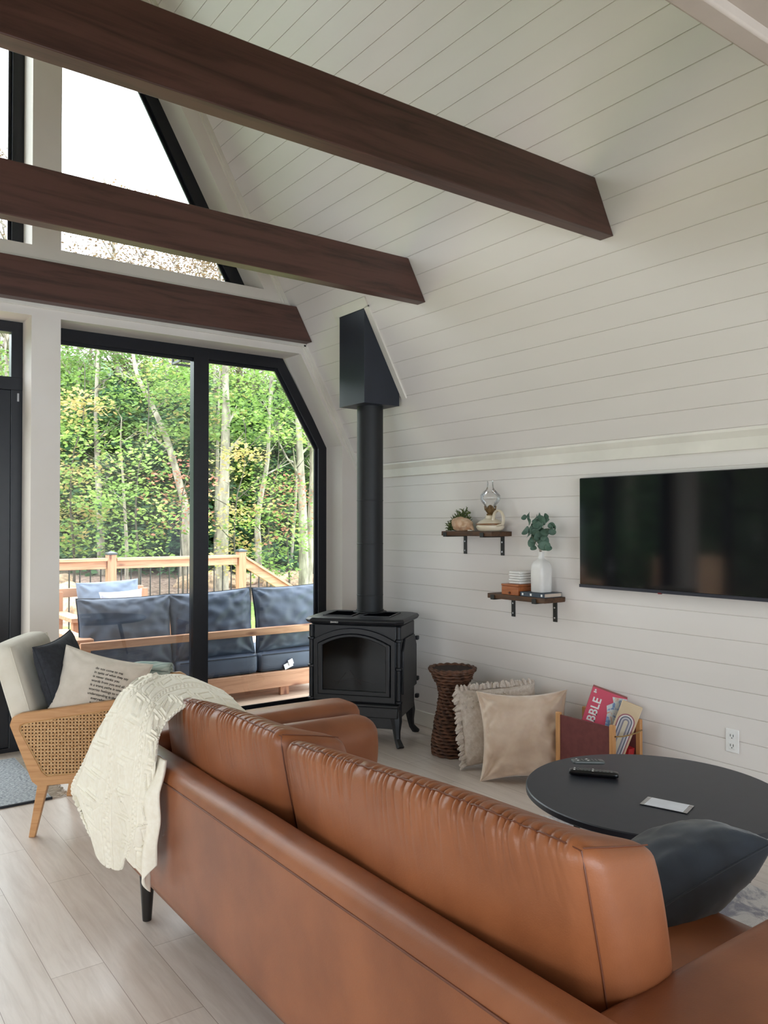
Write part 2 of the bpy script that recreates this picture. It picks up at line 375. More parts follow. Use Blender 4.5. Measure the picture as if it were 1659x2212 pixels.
# thin raking bead where gable meets ceiling, and the ledger strips above/below the wall beam
b = B()
for z0, z1 in ((ZK - .02, 3.0), (3.3, 6.6)):
    for d0, d1, th in ((0, .035, .022), (.035, .055, .012)):
        b.prism([(cx(z0, 1, d0), z0), (cx(z1, 1, d0), z1), (cx(z1, 1, d1), z1), (cx(z0, 1, d1), z0)], 1, YW - th, YW + .01)
struct('trim_4', b, M_jamb)
b = B().box((ML1 - 1.5, YW - .022, 2.985), (cx(3.0) - .01, YW, 3.012)); b.box((ML1 - 1.5, YW - .03, 3.285), (cx(3.3) - .0, YW, 3.312))
struct('trim_5', b, M_jamb, bevel=.003)
struct('baseboard_window', B().box((3.72, YW - .016, 0), (XW, YW, .112)), M_jamb, bevel=.004)

# window frames (inner face y=5.90) and panes
FY0, FY1, GY = 5.90, 5.975, 5.94
def inset(poly, ds):        # inset a convex polygon edge by edge (counter-clockwise)
    n = len(poly); out = []
    L = []
    for i in range(n):
        p, q = Vector(poly[i]), Vector(poly[(i + 1) % n]); d = (q - p).normalized(); nn = Vector((-d.y, d.x)); L.append((p + nn * ds[i], d))
    for i in range(n):
        p1, d1 = L[i - 1]; p2, d2 = L[i]; cr = d1.x * d2.y - d1.y * d2.x; t = ((p2.x - p1.x) * d2.y - (p2.y - p1.y) * d2.x) / cr; out.append(tuple(p1 + d1 * t))
    return out
def win(name, poly, ds, mull=(), parts=None):
    fr = B().ring(poly, inset(poly, ds), 1, FY0, FY1)
    inn = inset(poly, [d + .0 for d in ds]); fr.ring(inset(poly, [d - .004 for d in ds]), inset(poly, [d + .022 for d in ds]), 1, FY0 + .03, FY0 + .05)
    for (x0, x1, z0, z1) in mull: fr.box((x0, FY0 - .002, z0), (x1, FY1, z1))
    o = struct(name, fr, M_black, bevel=.002)
    n = len(inn); p = B().add([(q[0], GY, q[1]) for q in inset(poly, [d - .01 for d in ds])], [tuple(range(n))]); obj('pane', p, M_glass, o)
    return o
low = [(1.40, .0), (3.705, .0), (3.705, 2.22), (3.27, DZ0), (1.40, DZ0)]
win('window_1', low, [.05, .085, .085, .088, .05], [(2.485, 2.61, .03, 2.90)])
up = [(1.40, DZ1), (cx(DZ1) - .155, DZ1), (cx(6.25) - .165, 6.25), (1.40, 6.25)]
win('window_2', up, [.005, .115, .1, .05])
upc = [(ML0, DZ1), (PW0, DZ1), (PW0, 6.25), (ML0, 6.25)]
win('window_4', upc, [.02, .075, .1, .075])
mir = lambda poly: [(2 * XR - x, z) for x, z in reversed(poly)]
m_low = mir(low); win('window_5', m_low, [.05, .088, .085, .085, .05], [(2 * XR - 2.61, 2 * XR - 2.485, .03, 2.90)])
win('window_6', mir(up), [.1, .115, .01, .05][0:1] + [.05, .01, .115][0:3])
# door: frame, transom and two glazed leaves
fr = B().ring([(ML0, 0), (PW0, 0), (PW0, DZ0), (ML0, DZ0)], [(ML0 + .075, .03), (PW0 - .073, .03), (PW0 - .073, DZ0 - .075), (ML0 + .075, DZ0 - .075)], 1, FY0, FY1)
fr.box((ML0, FY0 - .003, 2.46), (PW0, FY1, 2.55)); d1 = struct('door_1', fr, M_black, bevel=.003)
obj('pane', B().add([(ML0 + .07, GY, 2.54), (PW0 - .07, GY, 2.54), (PW0 - .07, GY, 2.87), (ML0 + .07, GY, 2.87)], [(0, 1, 2, 3)]), M_glass, d1)
for x0, x1 in ((XR, PW0 - .073), (ML0 + .075, XR)):
    lf = obj('door_leaf', B().ring([(x0, .03), (x1, .03), (x1, 2.46), (x0, 2.46)], [(x0 + .095, .20), (x1 - .075, .20), (x1 - .075, 2.37), (x0 + .095, 2.37)], 1, FY0 + .01, FY1 - .01), M_black, d1, bevel=.003)
    obj('pane', B().add([(x0 + .09, GY, .19), (x1 - .07, GY, .19), (x1 - .07, GY, 2.38), (x0 + .09, GY, 2.38)], [(0, 1, 2, 3)]), M_glass, lf)
obj('strike_plate', B().box((1.21, FY0 - .004, 2.385), (1.222, FY0, 2.44)), M_screw, d1)
obj('door_handle', B().box((XR + .03, FY0 - .02, .95), (XR + .06, FY0 + .01, 1.15)).box((XR + .035, FY0 - .06, 1.03), (XR + .16, FY0 - .045, 1.05)), M_screw, d1, bevel=.003)

# ceiling beams (dark stained); ends cut to the roof slope
def beam(y0, y1, label, z0=3.01, z1=3.275):
    x0, x1 = cx(z0) - .002, cx(z1) - .002
    o = obj('ceiling_beam', B().prism([(2 * XR - x0, z0), (x0, z0), (x1, z1), (2 * XR - x1, z1)], 1, y0, y1), M_beam, bevel=.004)
    tag(o, label, 'beam', 'dark wooden ceiling beams', 'thing'); return o
beam(2.585, 2.67, 'dark brown ceiling beam highest in view, crossing the upper left')
beam(4.095, 4.18, 'dark brown ceiling beam in the middle, crossing the upper windows')
beam(5.54, 5.648, 'dark brown ceiling beam lying flat against the window wall header')

# ------------------------------------------------------------------ wood stove, pipe, flue box
ST = thing('wood_stove', 'black cast iron stove with arched glass door standing in the corner', 'stove', (3.350, 4.83, 0), math.atan2(.785, -.62))
# local x: along the front towards the window, local y: towards the room corner is -y ... front face is at +y
W_, D_ = .73, .56
def S(v): return v
front = 1   # sign of local y for the front face
b = B(); b.prism([(-.30, -.22), (.30, -.22), (.335, -.19), (.335, .19), (.30, .22), (-.30, .22), (-.335, .19), (-.335, -.19)], 2, .20, .835)
obj('body', b, M_stove, ST, bevel=.006, local=True)
def octo(w2, d2, c): return [(-w2 + c, -d2), (w2 - c, -d2), (w2, -d2 + c), (w2, d2 - c), (w2 - c, d2), (-w2 + c, d2), (-w2, d2 - c), (-w2, -d2 + c)]
b = B()
prof = [(octo(.335, .25, .05), .838), (octo(.355, .268, .05), .848), (octo(.365, .28, .05), .868), (octo(.352, .268, .05), .884), (octo(.32, .23, .05), .890)]
vs = [(p[0], p[1], z) for poly, z in prof for p in poly]
b.add(vs, [tuple(range(7, -1, -1)), tuple(32 + k for k in range(8))] + [(i * 8 + k, i * 8 + (k + 1) % 8, (i + 1) * 8 + (k + 1) % 8, (i + 1) * 8 + k) for i in range(4) for k in range(8)])
obj('top', b, M_stove, ST, bevel=.004, local=True)
gr = B()
for sx in (-1, 1):
    x0, x1 = (.03, .25) if sx > 0 else (-.25, -.03)
    gr.ring([(x0, -.12), (x1, -.12), (x1, .18), (x0, .18)], [(x0 + .012, -.108), (x1 - .012, -.108), (x1 - .012, .168), (x0 + .012, .168)], 2, .888, .897)
    for k in range(12):
        y = -.10 + k * .022
        gr.add([(x0 + .01, y, .889), (x1 - .01, y + .03 * sx, .889), (x1 - .01, y + .03 * sx + .009, .895), (x0 + .01, y + .009, .895)], [(0, 1, 2, 3)])
obj('top_grille', gr, M_stove, ST, local=True)
yf = .22
def arch(w2, z0, z1, rise, n=14): return [(-w2, z0), (w2, z0)] + [(w2 * (1 - 2 * k / n), z1 + rise * (1 - (1 - 2 * k / n) ** 2)) for k in range(n + 1)]
obj('face_plate', B().ring(arch(.30, .30, .73, .085), arch(.268, .345, .70, .075), 1, yf, yf + .018), M_stove, ST, bevel=.004, local=True)
dr = obj('door', B().ring(arch(.264, .345, .70, .074), arch(.232, .378, .690, .064), 1, yf, yf + .026), M_stove, ST, bevel=.005, local=True)
M_sglass = glass('smoked_glass', .03, (.10, .08, .08, 1), .12)
obj('door_glass', B().prism(arch(.234, .376, .692, .064), 1, yf + .010, yf + .014), M_sglass, dr, local=True)
M_log = mat('charred_log', C('#5a3a2a'), C('#2e1d16'), rough=.9, scale=18)
fb = obj('firebox', B().prism(arch(.230, .380, .688, .063), 1, yf + .001, yf + .003), mat('firebox_black', C('#1a1514'), rough=.9), ST, local=True)
lg = B()
lg.tube([(-.16, yf + .007, .43), (.0, yf + .006, .46), (.15, yf + .007, .44)], .006, 8); lg.tube([(-.05, yf + .007, .42), (.03, yf + .007, .52)], .005, 8); lg.tube([(.12, yf + .007, .42), (.06, yf + .007, .50)], .005, 8)
obj('log', lg, M_log, ST, local=True, smooth=True)
for sx in (-1, 1):
    b = B().tube([(sx * .322, yf - .005, z) for z in (.30, .83)], .018, 10)
    for z in (.31, .54, .735): b.lathe([(.018, -.012), (.027, -.006), (.027, .006), (.018, .012)], 12, (sx * .322, yf - .005, z))
    obj('corner_column', b, M_stove, ST, smooth=True, local=True)
b = B().box((-.32, yf - .02, .20), (.32, yf + .03, .275)); b.box((-.325, yf - .02, .275), (.325, yf + .045, .295))
obj('ash_lip', b, M_stove, ST, bevel=.006, local=True)
b = B().prism([(-.20, .36), (.20, .36), (.20, .66), (.14, .74), (-.14, .74), (-.20, .66)], 0, -.352, -.334)
obj('side_panel', b, M_stove, ST, bevel=.005, local=True)
for z in (.70, .40, .27):
    obj('hinge', B().box((-.362, -.245, z - .016), (-.333, -.205, z + .016)), M_stove, ST, bevel=.008, seg=3, local=True)
b = B().box((-.30, .19, .12), (.30, .215, .21)); obj('skirt', b, M_stove, ST, bevel=.004, local=True)
for sx in (-1, 1):
    for sy in (-1, 1):
        pts = [(.285, .185, .24, .050), (.30, .20, .17, .040), (.303, .203, .10, .027), (.31, .21, .05, .022), (.335, .235, .008, .026), (.34, .24, 0, .028)]
        obj('leg', B().tube([(sx * p[0], sy * p[1], p[2]) for p in pts], [p[3] for p in pts], 8), M_stove, ST, smooth=True, local=True)
def stl(body, x, z, s):
    return textmesh(body, s, lambda c: (x - c.x, yf + .046, z + c.y), bold=.0004)
obj('badge', textmesh('ENVIRO', .016, lambda c: (.13 - c.x, .2805, .853 + c.y)), M_white, ST, local=True, label='tiny white maker badge')
PIP = thing('stove_pipe', 'straight black round stove pipe rising from the stove top', 'pipe', (3.45, 4.89, .89))
obj('pipe', B().lathe([(.097, 0), (.097, 1.60)], 40, (3.45, 4.89, .885)), M_pipe, PIP, smooth=True)
for z in (1.02, 1.40, 1.72): obj('joint_ring', B().lathe([(.0965, -.004), (.0985, -.002), (.0985, .004), (.0965, .006)], 40, (3.45, 4.89, z)), M_pipe, PIP, smooth=True)
obj('collar', B().lathe([(.125, 0), (.125, .006), (.103, .01), (.103, .02)], 32, (3.45, 4.89, .893)), M_pipe, PIP, smooth=True)
FB = thing('flue_box', 'dark blue-black square flue box hung from the sloped ceiling above pipe', 'flue box', (3.45, 4.89, 2.42))
x0, x1, y0, y1, z0 = 3.284, 3.60, 4.726, 5.054, 2.42
sz = lambda x: ZK + SL * (XW - x) + .005
obj('casing', B().prism([(x0, z0), (x1, z0), (x1, sz(x1)), (x0, sz(x0))], 1, y0, y1), M_flue, FB, bevel=.002)
b = B()
n_ = Vector((-SL, 0, -1)).normalized(); d_ = Vector((-1, 0, SL)).normalized()
def slab(xa, xb, ya, yb, th=.012):
    P = []
    for x in (xa, xb):
        for y in (ya, yb):
            p = Vector((x, y, ZK + SL * (XW - x))); P += [p - n_ * .002, p + n_ * th]
    b.add(P, [(0, 1, 3, 2), (4, 6, 7, 5), (0, 4, 5, 1), (2, 3, 7, 6), (0, 2, 6, 4), (1, 5, 7, 3)])
slab(x0 - .03, x0 + .005, y0 - .055, y1 + .055); slab(x0, x1 + .03, y0 - .055, y0 - .002); slab(x0, x1 + .03, y1 + .002, y1 + .055)
obj('ceiling_trim', b, M_jamb, FB, label='white trim boards around the box')

# ------------------------------------------------------------------ leather sofa (back towards the camera)
SF = thing('leather_sofa', 'tan leather sofa seen from behind with two loose back cushions', 'sofa', (1.55, 1.98, 0))
SX0, SY0, SY1 = 1.045, .70, 3.26
obj('back_frame', rbox((.115, SY1 - SY0, .51), .042, (8, 60, 14), (.004, 0, 0), lambda p: Vector((p.x + SX0 + .0575 - .012 * (p.z / .255), p.y + (SY0 + SY1) / 2, p.z + .455 + .004 * noise.noise(Vector((p.y * 3, p.z * 2, 0)))))), M_leather, SF, smooth=True, angle=80)
b = B().tube([(SX0 - .0118 + .002 * noise.noise(Vector((k * .3, 0, 0))), SY0 + .03 + (SY1 - SY0 - .06) * k / 40, .655) for k in range(41)], .0032, 6)
obj('back_seam', b, M_seam, SF, smooth=True)
obj('base', rbox((.98, SY1 - SY0 - .02, .14), .02, (10, 20, 4), (0, 0, 0), lambda p: p + Vector((1.56, (SY0 + SY1) / 2, .262))), M_leather, SF, smooth=True, angle=80)
for (ya, yb, zt) in ((SY1 - .20, SY1, .722), (SY0, .975, .668)):
    obj('armrest', rbox((1.02, yb - ya, zt - .19), .05, (30, 10, 14), (.02, .008, .012), lambda p: p + Vector((1.61, (ya + yb) / 2, (zt + .19) / 2))), M_leather, SF, smooth=True, angle=80)
obj('arm_bolster', rbox((.86, .17, .27), .075, (30, 12, 14), (.03, .012, .02), lambda p: p + Vector((1.66, SY1 - .295, .555 + .006 * noise.noise(p * 5)))), M_leather, SF, smooth=True, angle=80)
for ya, yb in ((.985, 1.93), (1.935, 2.88)):
    obj('seat_cushion', rbox((.90, yb - ya, .16), .06, (24, 24, 8), (.01, .01, .025), lambda p: p + Vector((1.64, (ya + yb) / 2, .40 + .004 * noise.noise(p * 6)))), M_leather, SF, smooth=True, angle=80)
def backcush(ya, yb, z0, z1, seed):      # z0 / z1: height of the back-top seam at the low-y and high-y end
    T, L = .235, yb - ya; yc = (ya + yb) / 2; H = .50
    def crease(y, d):        # gathered leather running into the seam
        k = noise.noise(Vector((y * 30 + seed, d * 3, 0))) + .6 * noise.noise(Vector((y * 62 + 2 * seed, d * 6, 4)))
        return (1 - min(1, abs(k) * 2.4)) ** 2 * (.45 + .9 * max(0, noise.noise(Vector((y * 4.5, seed, 2))) + .35))
    def pf(p):      # a point of the unpuffed box edge, puffed as rbox does it, then shaped
        hx = (T / 2, L / 2, H / 2); t = [max(0, 1 - (p[k] / hx[k]) ** 2) for k in range(3)]; q = p.copy()
        for k, pu in enumerate((.050, .028, .012)):
            o1, o2 = [j for j in range(3) if j != k]; q[k] += pu * t[o1] ** .7 * t[o2] ** .7 * (p[k] / hx[k])
        return f(q) + Vector((-.0012, 0, .0012))
    def f(p):
        u = p.y / (L / 2); v = p.z / (H / 2)
        back = max(0, min(1, .5 - p.x / T)); d = math.hypot(p.x + T / 2, H / 2 - p.z)
        ends = max(0, 1 - u ** 6)
        wv = -.0125 * crease(p.y + .25 * (H / 2 - p.z), d) * math.exp(-(d / .085) ** 1.5) * ends * min(1, .2 + d / .02)
        soft = .010 * noise.noise(Vector((p.y * 2.6 + seed, p.z * 2.6, p.x * 2)))
        nrm = Vector((p.x / T * 2, 0, max(0, v) * 1.1)).normalized()
        q = p + nrm * (wv + soft)
        top = max(0, v) ** 2
        drop = (.42 - .20 * max(0, -u) ** 3) * (p.x + T / 2) * top
        zt = z0 + (z1 - z0) * (u + 1) / 2
        lean = .10 * (1 - v) / 2
        return Vector((q.x + 1.262 + lean, q.y + yc, q.z - drop + zt - H / 2 + .014 * (1 - u * u) * top))
    o = obj('back_cushion', rbox((T, L, H), .055, (14, 300, 44), (.050, .028, .012), f), M_leather, SF, smooth=True, angle=80)
    r = .055; a, b_, c = T / 2 - r, L / 2 - r, H / 2 - r; k2, k3 = r * .7071, r * .5774
    loop = [Vector((-a - k2, -b_ - k2, -c + 2 * c * i / 20)) for i in range(21)] + [Vector((-a - k3, -b_ - k3, c + k3))] + [Vector((-a - k2, -b_ + 2 * b_ * i / 90, c + k2)) for i in range(91)] + [Vector((-a - k3, b_ + k3, c + k3))] + [Vector((-a - k2, b_ + k2, c - 2 * c * i / 20)) for i in range(21)]
    obj('seam', B().tube([pf(p) for p in loop], .0019, 6), M_seam, SF, smooth=True)
    obj('seam', B().tube([pf(Vector((-a - k3 + (2 * a + 2 * k3) * i / 12, -b_ - k2, c + k2))) for i in range(13)], .0016, 6), M_seam, SF, smooth=True)
backcush(.965, 2.085, .975, .93, 1.0); backcush(2.09, 3.03, .94, .90, 7.0)
for x, y in ((1.12, 3.10), (1.12, .86), (1.98, 3.10), (1.98, .86)):
    obj('leg', B().lathe([(.017, 0), (.018, .01), (.031, .205)], 16, (x, y, 0)), M_blackwood, SF, smooth=True)

# navy cushion lying on the near end of the seat
NC = thing('navy_cushion', 'large dark navy cushion resting on the near end of sofa seat', 'cushion', (1.98, 1.42, .48))
mt = basis((2.018, 1.375, .545), (.93, -.20, .25), (.22, .92, -.32))
obj('cover', pillow(.50, .32, .25, 44, 4, .007).xf(mt), M_navy, NC, smooth=True, angle=80); obj('piping', piping(.50, .32, .003).xf(mt), M_navy, NC, smooth=True)

# ------------------------------------------------------------------ knitted throw over the far corner of the sofa
ctl = [
 [(1.42, 2.82, .80), (1.40, 2.86, .84), (1.41, 3.046, .867), (1.38, 3.186, .875), (1.36, 3.337, .865)],
 [(1.28, 2.79, .862), (1.29, 2.93, .885), (1.30, 3.117, .912), (1.30, 3.24, .915), (1.30, 3.36, .89)],
 [(1.15, 2.78, .885), (1.15, 2.90, .905), (1.15, 3.03, .925), (1.15, 3.105, .938), (1.15, 3.22, .925)],
 [(1.05, 2.76, .825), (1.03, 2.80, .865), (1.015, 2.88, .895), (1.005, 2.99, .91), (1.03, 3.16, .875)],
 [(1.005, 2.70, .745), (.985, 2.745, .75), (.96, 2.858, .755), (.95, 3.025, .758), (.97, 3.24, .719)],
 [(.995, 2.70, .587), (.955, 2.725, .597), (.945, 2.886, .575), (.93, 3.046, .585), (.94, 3.33, .577)],
 [(.99, 2.70, .482), (.945, 2.735, .48), (.955, 2.925, .448), (.92, 3.10, .455), (.935, 3.45, .45)],
 [(.98, 2.78, .315), (.955, 2.84, .37), (.965, 2.985, .27), (.935, 3.09, .285), (.925, 3.185, .375)]]
def cr(p, t):     # Catmull-Rom through a list of vectors
    n = len(p) - 1; i = min(int(t * n), n - 1); s = t * n - i
    a, b_, c, d = p[max(i - 1, 0)], p[i], p[i + 1], p[min(i + 2, n)]
    return .5 * ((2 * b_) + (c - a) * s + (2 * a - 5 * b_ + 4 * c - d) * s * s + (3 * b_ - a - 3 * c + d) * s ** 3)
CV = [[Vector(p) for p in r] for r in ctl]
def bl(u, v): return cr([cr(r, u) for r in CV], v)
def relief(u, v):       # cable columns and chains of open squares, standing proud of a plain knit
    a, c = u * .62 + v * .10, v * 1.25; h = 0
    g = lambda d, w_: math.exp(-(d / w_) ** 2)
    for k0 in (.04, .26, .48, .70):
        d = a - k0
        if abs(d) < .04:
            h += .0055 * g(abs(d) - .008, .0085) * (.55 + .45 * sin(c * 260 + (1 if d > 0 else -1) * 1.2))
            h += .0035 * g(abs(d) - .026, .0035)
    for k0 in (.15, .37, .59):
        cc = (c % .125) - .0625; aa = (a - k0) + cc * .40
        if abs(aa) < .07:
            dd = max(abs(aa) / .030, abs(cc) / .036)
            h += .0062 * g((dd - 1) * .032, .0042)
            if -.058 < aa < .045: h += .0055 * g(abs(cc) - .056, .0042)
    return h
def bfn(u, v):
    p = bl(u, v); e = .004; du = bl(min(1, u + e), v) - bl(max(0, u - e), v); dv = bl(u, min(1, v + e)) - bl(u, max(0, v - e))
    n = dv.cross(du); n = n.normalized() if n.length > 0 else Vector((-1, 0, 0))
    if n.x > 0 and n.z < 0: n = -n
    fold = .013 * sin(u * 13 + 1.5 * v) * max(0, v - .45) + .006 * noise.noise(Vector((u * 4, v * 6, 1)))
    return p + n * (fold + 1.1 * relief(u, v))
th = obj('throw_blanket', B().grid(bfn, 230, 420), M_knit, smooth=True, angle=80, solid=.007)
tag(th, 'cream cable-knit throw draped over the far corner of the leather sofa', 'blanket')
# folded-under second layer behind the hanging edge
def fold2(u, v):
    k = min(1, v * 3.5); a = Vector((1.030 - .018 * k, 2.665 + .075 * u, .74 - .36 * v)); return a + Vector((-.034 * sin(pi * u) * k - .006, .035 * v - .02 * sin(v * 3), -.12 * v * u)) + Vector((.003 * sin(v * 14), 0, 0))
fo = obj('hanging_fold', B().grid(fold2, 16, 60), M_knit, th, smooth=True, angle=80, solid=.012)

# ------------------------------------------------------------------ armchair with cane sides
AC = thing('cane_armchair', 'oak armchair with woven cane sides and cream upholstered back', 'armchair', (.947, 4.24, 0), -math.atan2(.52, .855))
def sidepoly(o=0):
    pts = [(.005, .262), (.60, .30), (.665, .66), (.64, .695), (-.065, .610), (-.105, .565)]
    return pts
out = [(.03, .250), (.56, .288), (.60, .305), (.655, .62), (.65, .675), (.615, .695), (-.055, .612), (-.095, .595), (-.108, .555), (.0, .275)]
cxo = sum(p[0] for p in out) / len(out); czo = sum(p[1] for p in out) / len(out)
def shrink(pts, d): return [(p[0] + (cxo - p[0]) / math.hypot(cxo - p[0], czo - p[1]) * d * (1.25 if abs(p[0] - cxo) > .25 else 1), p[1] + (czo - p[1]) / math.hypot(cxo - p[0], czo - p[1]) * d * 1.5) for p in pts]
inn = [(.075, .300), (.53, .335), (.555, .35), (.602, .60), (.598, .632), (.57, .648), (-.03, .562), (-.055, .552), (-.06, .53), (.05, .322)]
def cane_mat():
    m, nt, b = newmat('woven_cane'); b.inputs['Roughness'].default_value = .55
    v = vec(nt, (1, 1, 1)); sp = node(nt, 'ShaderNodeSeparateXYZ'); nt.links.new(v, sp.inputs[0])
    def frac(src, off):
        a = node(nt, 'ShaderNodeMath', operation='MULTIPLY_ADD'); a.inputs[1].default_value = 1 / .0165; a.inputs[2].default_value = off; nt.links.new(src, a.inputs[0])
        f = node(nt, 'ShaderNodeMath', operation='FRACT'); nt.links.new(a.outputs[0], f.inputs[0]); s = node(nt, 'ShaderNodeMath', operation='SUBTRACT'); nt.links.new(f.outputs[0], s.inputs[0]); s.inputs[1].default_value = .5
        q = node(nt, 'ShaderNodeMath', operation='MULTIPLY'); nt.links.new(s.outputs[0], q.inputs[0]); nt.links.new(s.outputs[0], q.inputs[1]); return q.outputs[0]
    a = node(nt, 'ShaderNodeMath', operation='ADD'); nt.links.new(frac(sp.outputs['X'], .5), a.inputs[0]); nt.links.new(frac(sp.outputs['Z'], .5), a.inputs[1])
    gt = node(nt, 'ShaderNodeMath', operation='GREATER_THAN'); nt.links.new(a.outputs[0], gt.inputs[0]); gt.inputs[1].default_value = .055
    nt.links.new(gt.outputs[0], b.inputs['Alpha'])
    nt.links.new(ramp(nt, tex(nt, vec(nt, (1, 1, 1)), 90, 2), [(.35, C('#c08f5c')), (.65, C('#dcb383'))]), b.inputs['Base Color'])
    wv = node(nt, 'ShaderNodeTexWave'); wv.inputs['Scale'].default_value = 85; nt.links.new(vec(nt, (1, 1, 1), (0, pi / 4, 0)), wv.inputs['Vector']); bumpn(nt, b, wv.outputs['Fac'], .5, .002)
    return m
M_cane = cane_mat(); M_canes = mat('cane_spline', C('#d9b27c'), rough=.5); M_inner = mat('cane_backing', C('#7d5535'), rough=.9)
for y in (0, .605):
    fr_ = obj('side_frame', B().ring(out, inn, 1, y, y + .038), M_oak, AC, bevel=.007, seg=3, local=True)
    obj('cane_panel', B().prism(inn, 1, y + .010, y + .012), M_cane, fr_, local=True, label='woven cane panel')
    obj('cane_spline', B().tube([(p[0], y + .009, p[1]) for p in inn + inn[:1]], .0035, 6, cap=False), M_canes, fr_, local=True, smooth=True)
    obj('inner_panel', B().prism(inn, 1, y + .028, y + .032), M_inner, fr_, local=True)
obj('seat', rbox((.62, .56, .13), .03, (12, 12, 6), (0, 0, .02), lambda p: p + Vector((.30, .322, .42))), M_cream, AC, smooth=True, angle=80, local=True)
def bk(p):
    z = p.z; return Vector((p.x - .015 - (z + .25) * .30, p.y + .322, z + .67))
obj('backrest', rbox((.12, .56, .54), .04, (8, 16, 16), (.012, 0, .008), bk), M_cream, AC, smooth=True, angle=80, local=True)
pth = [bk(Vector((.045, -.275, -.25))), bk(Vector((.045, -.275, .262))), bk(Vector((.045, .275, .262))), bk(Vector((.045, .275, -.25)))]
obj('back_seam', B().tube(pth, .0025, 6), M_cream, AC, local=True, smooth=True)
for (xt, xb, y) in ((.055, .0, .019), (.055, .0, .624), (.52, .575, .019), (.52, .575, .624)):
    b = B(); t = .021; bt = .0145
    sy = .0 if y < .3 else .0
    vs = [(xt - t * 1.2, y - .019, .275), (xt + t * 1.2, y - .019, .275), (xt + t * 1.2, y + .019, .275), (xt - t * 1.2, y + .019, .275), (xb - bt, y - .014, 0), (xb + bt, y - .014, 0), (xb + bt, y + .014, 0), (xb - bt, y + .014, 0)]
    b.add(vs, [(0, 1, 2, 3), (7, 6, 5, 4), (0, 4, 5, 1), (1, 5, 6, 2), (2, 6, 7, 3), (3, 7, 4, 0)]); obj('leg', b, M_oak, AC, bevel=.003, local=True)
AM = WM[AC.name]
def cpill(name, label, ctr, u, v, w_, h_, t, m, seed, wr=.007, text=None):
    mt = AM @ basis(ctr, u, v); T = thing(name, label, 'cushion', tuple(mt.translation - Vector((0, 0, h_ * .4))))
    obj('cover', pillow(w_, h_, t, 44, seed, wr).xf(mt), m, T, smooth=True, angle=80); obj('piping', piping(w_, h_, .003).xf(mt), m, T, smooth=True)
    return T, mt
cpill('throw_cushion', 'charcoal cushion leaning on the cream back of the cane armchair', (.075, .28, .735), (.10, .97, .06), (-.30, -.05, .95), .46, .44, .15, M_charcoal, 2)
T, mt = cpill('throw_cushion', 'off-white cushion printed with lines of small script on armchair', (.275, .15, .662), (.96, .10, -.26), (.0, .30, .95), .45, .43, .18, M_textp, 9, .009)
lines = ['so yours it may help', 'you must not give sense and', 'some most peace without time for', 'it is a worry just go to those for', 'everywhere with someone that comes', 'understanding is those with some', 'worries feelings to release me', 'is a tranq paths is one', 'words from you and all', 'is never thinks you', 'in spite of what they say', 'do not come to me']
for li, ln in enumerate(lines):
    def onp(c, li=li):
        x = -.02 - (.022 if li > 4 else 0) + c.x; y = -.115 + li * .0215 + c.y; w_, h_ = .45, .43
        u, v = max(-.97, min(.97, 2 * x / w_)), max(-.97, min(.97, 2 * y / h_))
        return Vector((x, y, pillow_h(u, v, .09, 9, .009) + .002))
    b = textmesh(ln, .0175, onp, align='LEFT', bold=.0002); b.xf(mt); obj('printed_line', b, M_ink, T, label='line of small dark script')
cpill('throw_cushion', 'dark teal cushion lying flat at the far side of armchair seat', (.33, .43, .60), (1, 0, .0), (0, .95, .25), .40, .34, .14, mat('teal_cloth', C('#39505c'), rough=.9), 5)
fm = AM @ Matrix.Translation((.42, .60, .69))
M_sage = mat('sage_stripe', C('#8fa59d'), C('#c9d2cb'), rough=.95, scale=3, stretch=(1, 14, 1))
def fld(k):
    return lambda u, v: (-.15 + .30 * u, -.09 + .16 * v, .012 + .020 * k + .012 * sin(u * 3.1) - (v - .5) ** 2 * .10 + .006 * noise.noise(Vector((u * 5, v * 5, k))))
b = B()
for k in range(3): b.grid(fld(k), 14, 10)
b.xf(fm); ft = tag(obj('folded_towel', b, M_sage, solid=.010, smooth=True), 'pale grey-green folded cloth lying over the far arm of armchair', 'cloth')

# ------------------------------------------------------------------ rugs
def rug_mat():
    m, nt, b = newmat('grey_flatweave'); b.inputs['Roughness'].default_value = .95; v = vec(nt, (60, 260, 1)); f = tex(nt, v, 1, 2, .6)
    nt.links.new(ramp(nt, f, [(.40, C('#585e66')), (.58, C('#b6babc'))]), b.inputs['Base Color']); bumpn(nt, b, f, .6, .004); return m
RG = thing('floor_rug', 'grey flatweave rug with a fringed end in front of glass door', 'rug', (.2, 5.2, 0))
obj('weave', B().box((-1.1, 4.77, 0), (1.175, 5.72, .010)), rug_mat(), RG, bevel=.003)
obj('border', B().box((-1.1, 4.762, .001), (1.175, 4.776, .012)), mat('rug_edge', C('#23252b'), rough=.9), RG)
b = B(); rn = random.Random(4)
for k in range(90):
    y = 4.775 + k * .0105; p = [(1.17, y, .008)]
    for q in range(1, 5): p.append((1.17 + q * .024 + rn.uniform(-.006, .006), y + rn.uniform(-.012, .012) * q * .5, .006 + rn.uniform(0, .005)))
    b.tube(p, .0034, 5)
obj('fringe', b, mat('rug_fringe', C('#c9bfb2'), rough=.95), RG, smooth=True)
def shag_mat():
    m, nt, b = newmat('pale_shag'); b.inputs['Roughness'].default_value = .95; f = tex(nt, vec(nt), 5, 6, .7, 1.2)
    nt.links.new(ramp(nt, f, [(.42, C('#9b98a0')), (.53, C('#ddd8d3'))]), b.inputs['Base Color']); bumpn(nt, b, tex(nt, vec(nt), 160, 2), .8, .006); return m
b = B(); rp_ = [(.98 + .03 * sin(k * .9) + .02 * sin(k * 2.3)) for k in range(64)]
